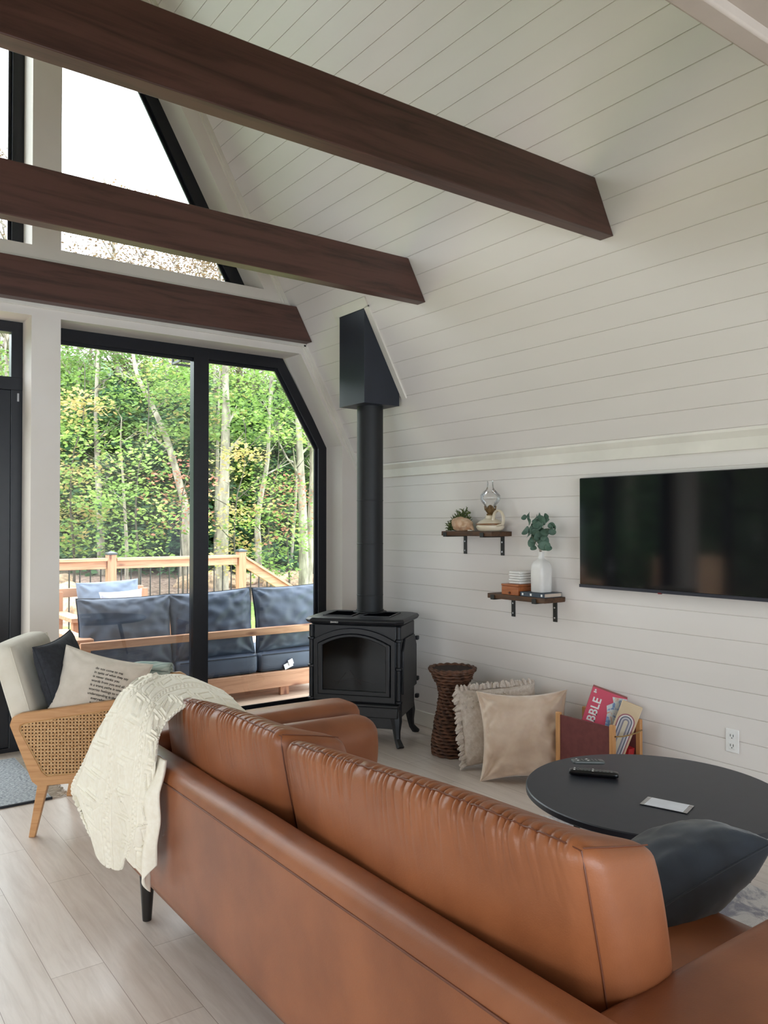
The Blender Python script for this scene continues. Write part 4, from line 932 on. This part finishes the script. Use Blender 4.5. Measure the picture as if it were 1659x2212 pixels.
obj('cover', pillow(.66, .56, .20, 40, 21, .02, .04).xf(mtp), M_outgrey, c1, smooth=True, angle=80)
c1 = thing('chair_cushion', 'light blue-grey seat cushion on the outdoor cedar chair', 'cushion', (2.65, 8.3, .30))
obj('cover', rbox((.78, .62, .14), .04, (14, 14, 6), (0, 0, .02), lambda p: p + Vector((2.65, 8.30, .372))), M_outgrey, c1, smooth=True, angle=80)
def pat():
    m, nt, b = newmat('diamond_print'); b.inputs['Roughness'].default_value = .9; v = vec(nt, (9, 1, 9), (0, pi / 4, 0)); ch = node(nt, 'ShaderNodeTexChecker'); ch.inputs['Scale'].default_value = 1; nt.links.new(v, ch.inputs['Vector'])
    ch.inputs['Color1'].default_value = C('#c9c9d0'); ch.inputs['Color2'].default_value = C('#a3a3b4'); nt.links.new(ch.outputs['Color'], b.inputs['Base Color']); return m
c1 = thing('lumbar_pillow', 'white lumbar pillow with a pale diamond print on outdoor chair', 'cushion', (2.80, 8.48, .45)); mtp = basis((2.78, 8.47, .69), (1, 0, .04), (0, .25, 1))
obj('cover', pillow(.46, .32, .13, 36, 31, .006).xf(mtp), pat(), c1, smooth=True, angle=80)
# second outdoor seat group, mirrored on the other side of the door (seen in the television)
OC2 = dup(OC, (-2.2, 8.6, DK), R(25), label='cedar outdoor chair on the far side of the door, seen reflected')
PB = thing('slatted_planter', 'cedar slatted planter box on the deck beyond the glass door', 'planter', (-5.4, 8.5, DK))
for k in range(7): obj('board', B().box((-6.0, 8.2 + .004 * (k % 2), DK + .02 + k * .135), (-4.8, 8.8, DK + .145 + k * .135)), M_cedar, PB, bevel=.004)
# lantern hanging outside under the eave
LN = thing('hanging_lantern', 'square black metal lantern hanging outside under the eave', 'lantern', (2.95, 7.2, 3.05))
b = B(); lx0, lx1, ly0, ly1, lz0, lz1 = 2.86, 3.05, 7.1, 7.29, 3.05, 3.36
for x in (lx0, lx1):
    for y in (ly0, ly1): b.box((x - .009, y - .009, lz0), (x + .009, y + .009, lz1))
for z in (lz0, lz1 - .02):
    for y in (ly0, ly1): b.box((lx0, y - .009, z), (lx1, y + .009, z + .02))
    for x in (lx0, lx1): b.box((x - .009, ly0, z), (x + .009, ly1, z + .02))
obj('cage', b, M_black, LN); obj('stem', B().tube([(2.955, 7.195, 3.34), (2.955, 7.195, 3.70)], .008, 8), M_black, LN)
obj('candle_tube', B().tube([(2.955, 7.195, 3.34), (2.955, 7.195, 3.18)], .012, 10), M_white, LN)

# ------------------------------------------------------------------ yard and woods
def gz(x, y):
    ks = [(10, -.65), (13, -.6), (16, -.35), (19, -.05), (22, .15), (30, .6), (42, 2.2), (60, 8), (90, 20)]
    z = ks[-1][1]
    for (a, za), (c, zc) in zip(ks, ks[1:]):
        if y <= c: t = max(0, (y - a) / (c - a)); z = za + (zc - za) * t; break
    return z + .12 * noise.noise(Vector((x * .3, y * .3, 0))) * min(1, max(0, (y - 9) / 6))
def ground_mat():
    m, nt, b = newmat('mulch_and_grass'); b.inputs['Roughness'].default_value = 1; v = vec(nt); f = tex(nt, v, 9, 6, .75)
    mul = ramp(nt, f, [(.35, C('#4c3a34')), (.5, C('#8d7468')), (.68, C('#b9a294'))]); f2 = tex(nt, v, 30, 4, .7); gr_ = ramp(nt, f2, [(.35, C('#4f7f2a')), (.65, C('#8fc04c'))]); und = ramp(nt, tex(nt, v, 3, 6, .75), [(.35, C('#2c4428')), (.6, C('#4c6b40'))])
    sp = node(nt, 'ShaderNodeSeparateXYZ'); nt.links.new(v, sp.inputs[0]); nn = tex(nt, v, .5, 3)
    a = node(nt, 'ShaderNodeMath', operation='MULTIPLY_ADD'); nt.links.new(nn, a.inputs[0]); a.inputs[1].default_value = 6; nt.links.new(sp.outputs['Y'], a.inputs[2])
    def mixr(lo, hi, A, B_):
        r = node(nt, 'ShaderNodeMapRange'); nt.links.new(a.outputs[0], r.inputs['Value']); r.inputs['From Min'].default_value = lo; r.inputs['From Max'].default_value = hi
        mx = nt.nodes.new('ShaderNodeMix'); mx.data_type = 'RGBA'; nt.links.new(r.outputs['Result'], mx.inputs[0]); nt.links.new(A, mx.inputs[6]); nt.links.new(B_, mx.inputs[7]); return mx.outputs[2]
    nt.links.new(mixr(25.5, 27.5, mixr(18.6, 19.6, gr_, mul), und), b.inputs['Base Color']); bumpn(nt, b, f, .8, .03); return m
b = B().grid(lambda u, v: (-45 + 100 * u, -2 + 90 * v ** 1.5 if v > 0 else -2, gz(-45 + 100 * u, -2 + 90 * v ** 1.5) - (0 if v > .2 else .0)), 90, 90)
g = struct('ground', b, ground_mat(), smooth=True)
rn = random.Random(21)
M_rock = mat('pale_boulder', C('#c9a98c'), C('#8f7a68'), rough=.9, scale=5, bump=.6, bscale=14, bdist=.02)
def at(px, s, z=None):     # a place in the yard, by bearing and distance from the house
    t = (px - 829.5) / FPX; x = s * (.5906 + .807 * t); y = s * (.807 - .5906 * t); return x, y
rocks = []
for k in range(3):
    b = B(); bmesh.ops.create_icosphere(b.bm, subdivisions=4, radius=1)
    for v in b.bm.verts:
        c = v.co.copy(); v.co = c * (1 + .28 * noise.noise(c * 1.3 + Vector((k * 9, 0, 0))) + .08 * noise.noise(c * 4)); v.co.z *= .72
    rocks.append(b)
ri = []
spots = [(150, 17.5, .55), (128, 19, .5), (175, 16.5, .45), (410, 20, .42), (432, 20.6, .45), (455, 20.3, .5), (478, 21.2, .42), (500, 20.5, .38), (530, 21, .40), (575, 21.5, .40), (600, 21, .45), (628, 21.6, .45), (655, 20.8, .4), (680, 21.3, .45), (700, 20.6, .4), (590, 22.6, .4), (95, 18, .5)]
for i, (p, s, r) in enumerate(spots):
    x, y = at(p, s); z = gz(x, y)
    if i < 3: o = obj('boulder', rocks[i], M_rock, smooth=True, angle=80); ri.append(o)
    else: o = ri[i % 3].copy(); COL.objects.link(o)
    o.location = (x, y, z + r * .15); o.scale = (r, r * .8, r * .75); o.rotation_euler = (rn.uniform(-.3, .3), 0, rn.uniform(0, 6)); tag(o, 'pale tan boulder at the edge of the woods beyond the deck', 'boulder', 'boulders at the edge of the yard')

def leaf_mat(name, cols):
    m, nt, b = newmat(name); out = nt.nodes['Material Output']; at_ = node(nt, 'ShaderNodeAttribute', attribute_name='leafrnd'); oi = node(nt, 'ShaderNodeObjectInfo')
    a = node(nt, 'ShaderNodeMath', operation='MULTIPLY_ADD'); nt.links.new(oi.outputs['Random'], a.inputs[0]); a.inputs[1].default_value = .35; 
    mu = node(nt, 'ShaderNodeMath', operation='MULTIPLY'); nt.links.new(at_.outputs['Fac'], mu.inputs[0]); mu.inputs[1].default_value = .65; nt.links.new(mu.outputs[0], a.inputs[2])
    col = ramp(nt, a.outputs[0], [(i / (len(cols) - 1), C(c)) for i, c in enumerate(cols)]); nt.links.new(col, b.inputs['Base Color']); b.inputs['Roughness'].default_value = .6
    tr = node(nt, 'ShaderNodeBsdfTranslucent'); nt.links.new(col, tr.inputs['Color']); mx = node(nt, 'ShaderNodeMixShader'); mx.inputs[0].default_value = .45
    nt.links.new(b.outputs[0], mx.inputs[1]); nt.links.new(tr.outputs[0], mx.inputs[2]); nt.links.new(mx.outputs[0], out.inputs['Surface']); return m
L_green = leaf_mat('maple_green', ['#557040', '#759450', '#9ab562', '#c0cc7c'])
L_dark = leaf_mat('deep_green', ['#3a5840', '#4f7350', '#688c62'])
L_yel = leaf_mat('turning_yellow', ['#84985c', '#aead6c', '#c6ab76', '#c99d7a'])
L_red = leaf_mat('turning_red', ['#98755a', '#c98d72', '#cf8077'])
L_brown = leaf_mat('thin_brown', ['#54463a', '#6e5a47', '#856b4e', '#6d6d47'])
M_bark = mat('pale_grey_bark', C('#b3a99b'), C('#746a60'), rough=.9, scale=7, bump=.8, bscale=18, bdist=.02, stretch=(1, 1, .35))
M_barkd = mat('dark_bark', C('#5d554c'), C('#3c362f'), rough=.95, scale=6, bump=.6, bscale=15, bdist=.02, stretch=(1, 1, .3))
def leafmesh(name, centers, radii, nleaf, size, seed, flat=.16):
    r = np.random.RandomState(seed); n = len(centers) * nleaf; c = np.repeat(np.asarray(centers, float), nleaf, 0); rad = np.repeat(np.asarray(radii, float), nleaf)
    a = r.rand(n) * 2 * pi; q = np.sqrt(r.rand(n)) * rad; p = c + np.stack([q * np.cos(a), q * np.sin(a), r.randn(n) * flat * rad - .18 * q], 1)
    nr = np.stack([r.randn(n) * .45, r.randn(n) * .45, np.ones(n)], 1); nr /= np.linalg.norm(nr, axis=1)[:, None]
    t = np.stack([np.cos(a), np.sin(a), r.randn(n) * .3], 1); t -= nr * (t * nr).sum(1)[:, None]; t /= np.linalg.norm(t, axis=1)[:, None]; bt = np.cross(nr, t)
    s = size * (.6 + .8 * r.rand(n))[:, None]
    V = np.stack([p - t * s * .5, p + bt * s * .42, p + t * s * .6, p - bt * s * .42], 1).reshape(-1, 3)
    me = bpy.data.meshes.new(name); me.vertices.add(4 * n); me.vertices.foreach_set('co', V.ravel()); me.loops.add(4 * n); me.loops.foreach_set('vertex_index', np.arange(4 * n)); me.polygons.add(n)
    me.polygons.foreach_set('loop_start', np.arange(0, 4 * n, 4)); me.polygons.foreach_set('loop_total', np.full(n, 4)); me.update()
    at_ = me.attributes.new('leafrnd', 'FLOAT', 'FACE'); base = np.repeat(r.rand(len(centers)), nleaf); at_.data.foreach_set('value', (.75 * base + .25 * r.rand(n)).astype(np.float32)); return me
def crown(h0, h1, rmax, ns, seed, bare=.0):
    r = np.random.RandomState(seed); cs, rs = [], []
    for k in range(ns):
        t = r.rand() ** (1 + bare); z = h0 + (h1 - h0) * t; pr = rmax * (math.sin(pi * min(.98, .12 + t * .86)) ** .6); a = r.rand() * 2 * pi; q = pr * math.sqrt(r.rand())
        cs.append((q * cos(a), q * sin(a), z)); rs.append(.35 + .45 * r.rand())
    return cs, rs
def trunkmesh(path, r0, seed, branches=8, h0=.35, blen=1.6, r1=None):
    b = B(); rn = random.Random(seed); n = len(path); rad = [r0 * (1 - .75 * (i / (n - 1)) ** 1.1) for i in range(n)]; rad[0] *= 1.35; b.tube(path, rad, 9)
    P = [Vector(p) for p in path]
    for k in range(branches):
        t = h0 + (1 - h0) * (k + rn.random()) / branches; i = min(int(t * (n - 1)), n - 2); f = t * (n - 1) - i; p = P[i].lerp(P[i + 1], f); a = rn.uniform(0, 2 * pi); L = blen * rn.uniform(.6, 1.3) * (1.25 - t)
        d = Vector((cos(a), sin(a), rn.uniform(.3, 1.0))).normalized(); q = [p, p + d * L * .4 + Vector((0, 0, .05)), p + d * L + Vector((rn.uniform(-.2, .2), rn.uniform(-.2, .2), L * .15))]
        rr = rad[i] * .42 + .008; b.tube(q, [rr, rr * .6, rr * .2], 5)
        for _ in range(2): e = (d + Vector((rn.uniform(-.8, .8), rn.uniform(-.8, .8), rn.uniform(0, .8)))).normalized(); b.tube([q[1], q[1] + e * L * .5], [rr * .4, rr * .1], 4)
    return b
fol_id = [0]
def mkfol(m, name='foliage', **k):
    me = leafmesh(name, *crown(k['h0'], k['h1'], k['r'], k['n'], k['seed'], k.get('bare', 0)), k['nl'], k['size'], k['seed']); me.materials.append(m); return me
F = {'high': mkfol(L_green, h0=3.9, h1=6.9, r=1.8, n=60, nl=30, size=.10, seed=11, bare=.4),
     'tallgreen': mkfol(L_green, h0=2.6, h1=6.6, r=2.2, n=120, nl=36, size=.10, seed=1, bare=.7),
     'lowgreen': mkfol(L_green, h0=1.2, h1=5.0, r=2.1, n=75, nl=36, size=.10, seed=2, bare=.25),
     'dark': mkfol(L_dark, h0=.3, h1=5.6, r=2.7, n=260, nl=28, size=.15, seed=3, bare=.35),
     'yellow': mkfol(L_yel, h0=3.6, h1=6.4, r=1.4, n=26, nl=34, size=.09, seed=4, bare=.2),
     'brown': mkfol(L_brown, h0=5.6, h1=10.9, r=2.3, n=260, nl=14, size=.075, seed=6, bare=-.2),
     'sapgreen': mkfol(L_green, h0=.8, h1=3.2, r=.9, n=34, nl=42, size=.085, seed=8),
     'sapyellow': mkfol(L_yel, h0=1.0, h1=3.8, r=.65, n=26, nl=42, size=.085, seed=9),
     'sapred': mkfol(L_red, h0=1.8, h1=3.6, r=.7, n=14, nl=36, size=.085, seed=10)}
Tk = {}
for key, (h, r0, lean, nb) in {'straight': (7.8, .12, .2, 12), 'crook': (7.4, .10, .8, 12), 'thin': (6.0, .05, .4, 7), 'tallbare': (10.8, .13, .3, 40), 'sap': (4.2, .025, .3, 6)}.items():
    rn2 = random.Random(hash(key) % 7 + len(key)); pth = [(0, 0, -.3)]
    for k in range(1, 9): pth.append((lean * sin(k * .7 + len(key)) * k / 8 * .6 + rn2.uniform(-.05, .05), lean * cos(k * .5) * .4 * k / 8, h * k / 8))
    b = trunkmesh(pth, r0, len(key), nb, .5 if key == 'tallbare' else .35, 2.2 if key == 'tallbare' else 1.6); me = bpy.data.meshes.new('trunk'); bmesh.ops.recalc_face_normals(b.bm, faces=b.bm.faces); b.bm.to_mesh(me); b.bm.free(); me.polygons.foreach_set('use_smooth', [True] * len(me.polygons)); Tk[key] = me
for k in Tk: Tk[k].materials.append(M_barkd if k in ('thin', 'sap') else M_bark)
def tree(x, y, trunk, fols, label, group=None, s=1.0, rz=0, name='tree', cat='tree'):
    T = thing(name, label, cat, (x, y, gz(x, y) - .05), rz, group); T.scale = (s, s, s)
    t = bpy.data.objects.new('trunk', Tk[trunk]); COL.objects.link(t); t.parent = T
    for f in fols: o = bpy.data.objects.new('foliage', F[f]); COL.objects.link(o); o.parent = T; o.rotation_euler = (0, 0, rz * 2.7)
    return T
# individually recognisable trunks: own mesh following its bend
def ownTree(base, pts, r0, label, fols=(), bark=M_bark, bl_=1.2, nb=6, h0=.45):
    x0, y0 = at(*base); z0 = gz(x0, y0); T = thing('tree', label, 'tree', (x0, y0, z0))
    path = [(0, 0, -.3)]; s = base[1]
    for (p, yy) in pts: x, y = at(p, s); path.append((x - x0, y - y0, CAMZ + s * (1131 - yy) / FPX - z0))
    dense = []
    P = [Vector(q) for q in path]
    for i in range(24): dense.append(cr(P, i / 23))
    b = trunkmesh(dense, r0 * 1.5, int(base[0]), nb, h0, bl_); obj('trunk', b, bark, T, smooth=True, local=True, angle=80)
    for f in fols: o = bpy.data.objects.new('foliage', F[f]); COL.objects.link(o); o.parent = T; o.rotation_euler = (0, 0, base[0])
    return T
ownTree((480, 19.5), [(480, 1200), (484, 1050), (487, 900), (486, 780), (488, 600)], .115, 'thickest pale straight trunk just past the window mullion', ('high',))
ownTree((398, 20.5), [(400, 1190), (402, 1110), (386, 1040), (360, 950), (330, 880), (292, 800), (280, 700)], .09, 'grey trunk leaning and curving, close before the window mullion', ('high', 'yellow'))
ownTree((218, 22), [(219, 1200), (215, 1100), (209, 980), (206, 880), (212, 700)], .085, 'straight rough trunk behind the corner post of railing', ('high',))
ownTree((274, 20), [(274, 1190), (270, 1110), (265, 1030), (260, 960), (262, 900)], .035, 'slender pale sapling trunk beside the railing post', (), nb=4)
ownTree((560, 21.5), [(558, 1180), (556, 1130), (564, 1070), (577, 1000), (580, 930), (583, 850), (590, 700)], .065, 'thin green-grey trunk with a sharp bend in right pane', ('high',))
ownTree((652, 19.2), [(656, 1240), (654, 1120), (650, 1020), (645, 930), (638, 850), (630, 700)], .09, 'left trunk of the close pair beside the window frame', ('high',))
ownTree((662, 19.6), [(668, 1180), (674, 1090), (676, 1000), (672, 930), (668, 850), (664, 700)], .085, 'warm lit right trunk of the close pair by window frame', ())
ownTree((686, 22), [(686, 1200), (688, 1100), (690, 1000), (690, 900), (690, 700)], .10, 'grey trunk half hidden by the right window frame', ())
ownTree((355, 24), [(364, 1190), (360, 1110), (356, 1030), (352, 960)], .03, 'very thin white trunk before the leaning tree', (), nb=3)
ownTree((625, 23), [(640, 1030), (620, 990), (600, 950), (588, 915)], .03, 'thin bare pole slanting across the right pane', (), nb=2)
ownTree((468, 22.5), [(468, 1150), (469, 1050), (470, 950), (474, 800)], .06, 'dull trunk standing directly behind the thickest pale one', ())
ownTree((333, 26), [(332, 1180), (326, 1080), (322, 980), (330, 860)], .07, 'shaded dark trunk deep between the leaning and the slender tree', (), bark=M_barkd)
tree(*at(512, 17.5), 'sap', ('sapyellow',), 'young yellow-orange maple just right of the mullion', s=1.0)
tree(*at(395, 18.5), 'sap', ('sapred',), 'young maple with coral red leaves against the mullion', s=.95)
tree(*at(300, 18), 'sap', ('sapgreen',), 'bright green young maple behind the patterned pillow', s=1.15)
tree(*at(160, 18.5), 'sap', ('sapgreen', 'sapyellow'), 'green and yellow young maple by the wall pillar', s=1.25)
tree(*at(585, 18.5), 'sap', ('sapgreen',), 'green young maple above the stair rail', s=1.0)
tree(*at(625, 19), 'sap', ('sapred',), 'small maple with scattered red leaves near the paired trunks', s=.9)
rn = random.Random(77)
kinds = [('straight', ('tallgreen', 'lowgreen'), 'green leafy tree in the woods beyond the yard'), ('crook', ('lowgreen', 'yellow'), 'green tree turning yellow in the woods beyond the yard'), ('straight', ('dark',), 'dense dark green tree deep in the woods'), ('tallbare', ('brown',), 'tall thinly leaved tree rising above the woods'), ('thin', ('dark', 'lowgreen'), 'thin stemmed green tree in the shade of the woods')]
row = []
for k in range(14): row.append((60 + k * 52 + rn.uniform(-14, 14), 24.5 + rn.uniform(-1, 1.5), rn.choice((0, 0, 0, 4))))
for k in range(22): row.append((40 + k * 36 + rn.uniform(-12, 12), 28 + rn.uniform(-1.5, 2), rn.choice((2, 2, 0, 0))))
for k in range(20): row.append((30 + k * 40 + rn.uniform(-12, 12), 34 + rn.uniform(-2, 3), 2))
for p, s in ((300, 27), (250, 26), (430, 28), (480, 26.5), (520, 27), (545, 25), (390, 30), (20, 24), (-30, 26)): row.append((p, s, 3))
for k in range(8): row.append((-420 + k * 60, 24 + rn.uniform(0, 7), rn.choice((0, 2))))
for p, s, kd in row:
    x, y = at(p, s); t, f, lb = kinds[kd]; tree(x, y, t, f, lb, 'woodland trees: ' + lb.split(' in ')[0].split(' rising')[0], s=rn.uniform(.85, 1.15), rz=rn.uniform(0, 6))
for k in range(26):      # the woods carry on to the west side (seen reflected in the television)
    a = R(-42 - k * 1.6 - rn.uniform(0, 1)); d = rn.uniform(19, 29); t, f, lb = kinds[rn.choice((2, 2, 0))]; tree(3.8 + d * sin(a), 2.6 + d * cos(a), t, f, lb, 'woodland trees: ' + lb.split(' in ')[0], s=rn.uniform(.9, 1.3), rz=rn.uniform(0, 6))
# undergrowth nobody could count
cs = []; rs = []
r = np.random.RandomState(5)
for k in range(900):
    p = r.uniform(-200, 900); s = r.uniform(21.5, 36); x, y = at(p, s); cs.append((x, y, gz(x, y) + r.uniform(.0, .9))); rs.append(r.uniform(.3, .7))
me = leafmesh('undergrowth', cs, rs, 22, .15, 5, .3); me.materials.append(L_dark); o = bpy.data.objects.new('undergrowth', me); COL.objects.link(o); tag(o, 'dark green undergrowth covering the woodland floor', 'undergrowth', None, 'stuff')
# eave over the windows outside
struct('roof_eave', B().prism([(XW + .35, ZK - .45), (XR, ZR + .25), (XR, ZR + .5), (XW + .6, ZK - .45)], 1, 5.99, 6.3), M_jamb)
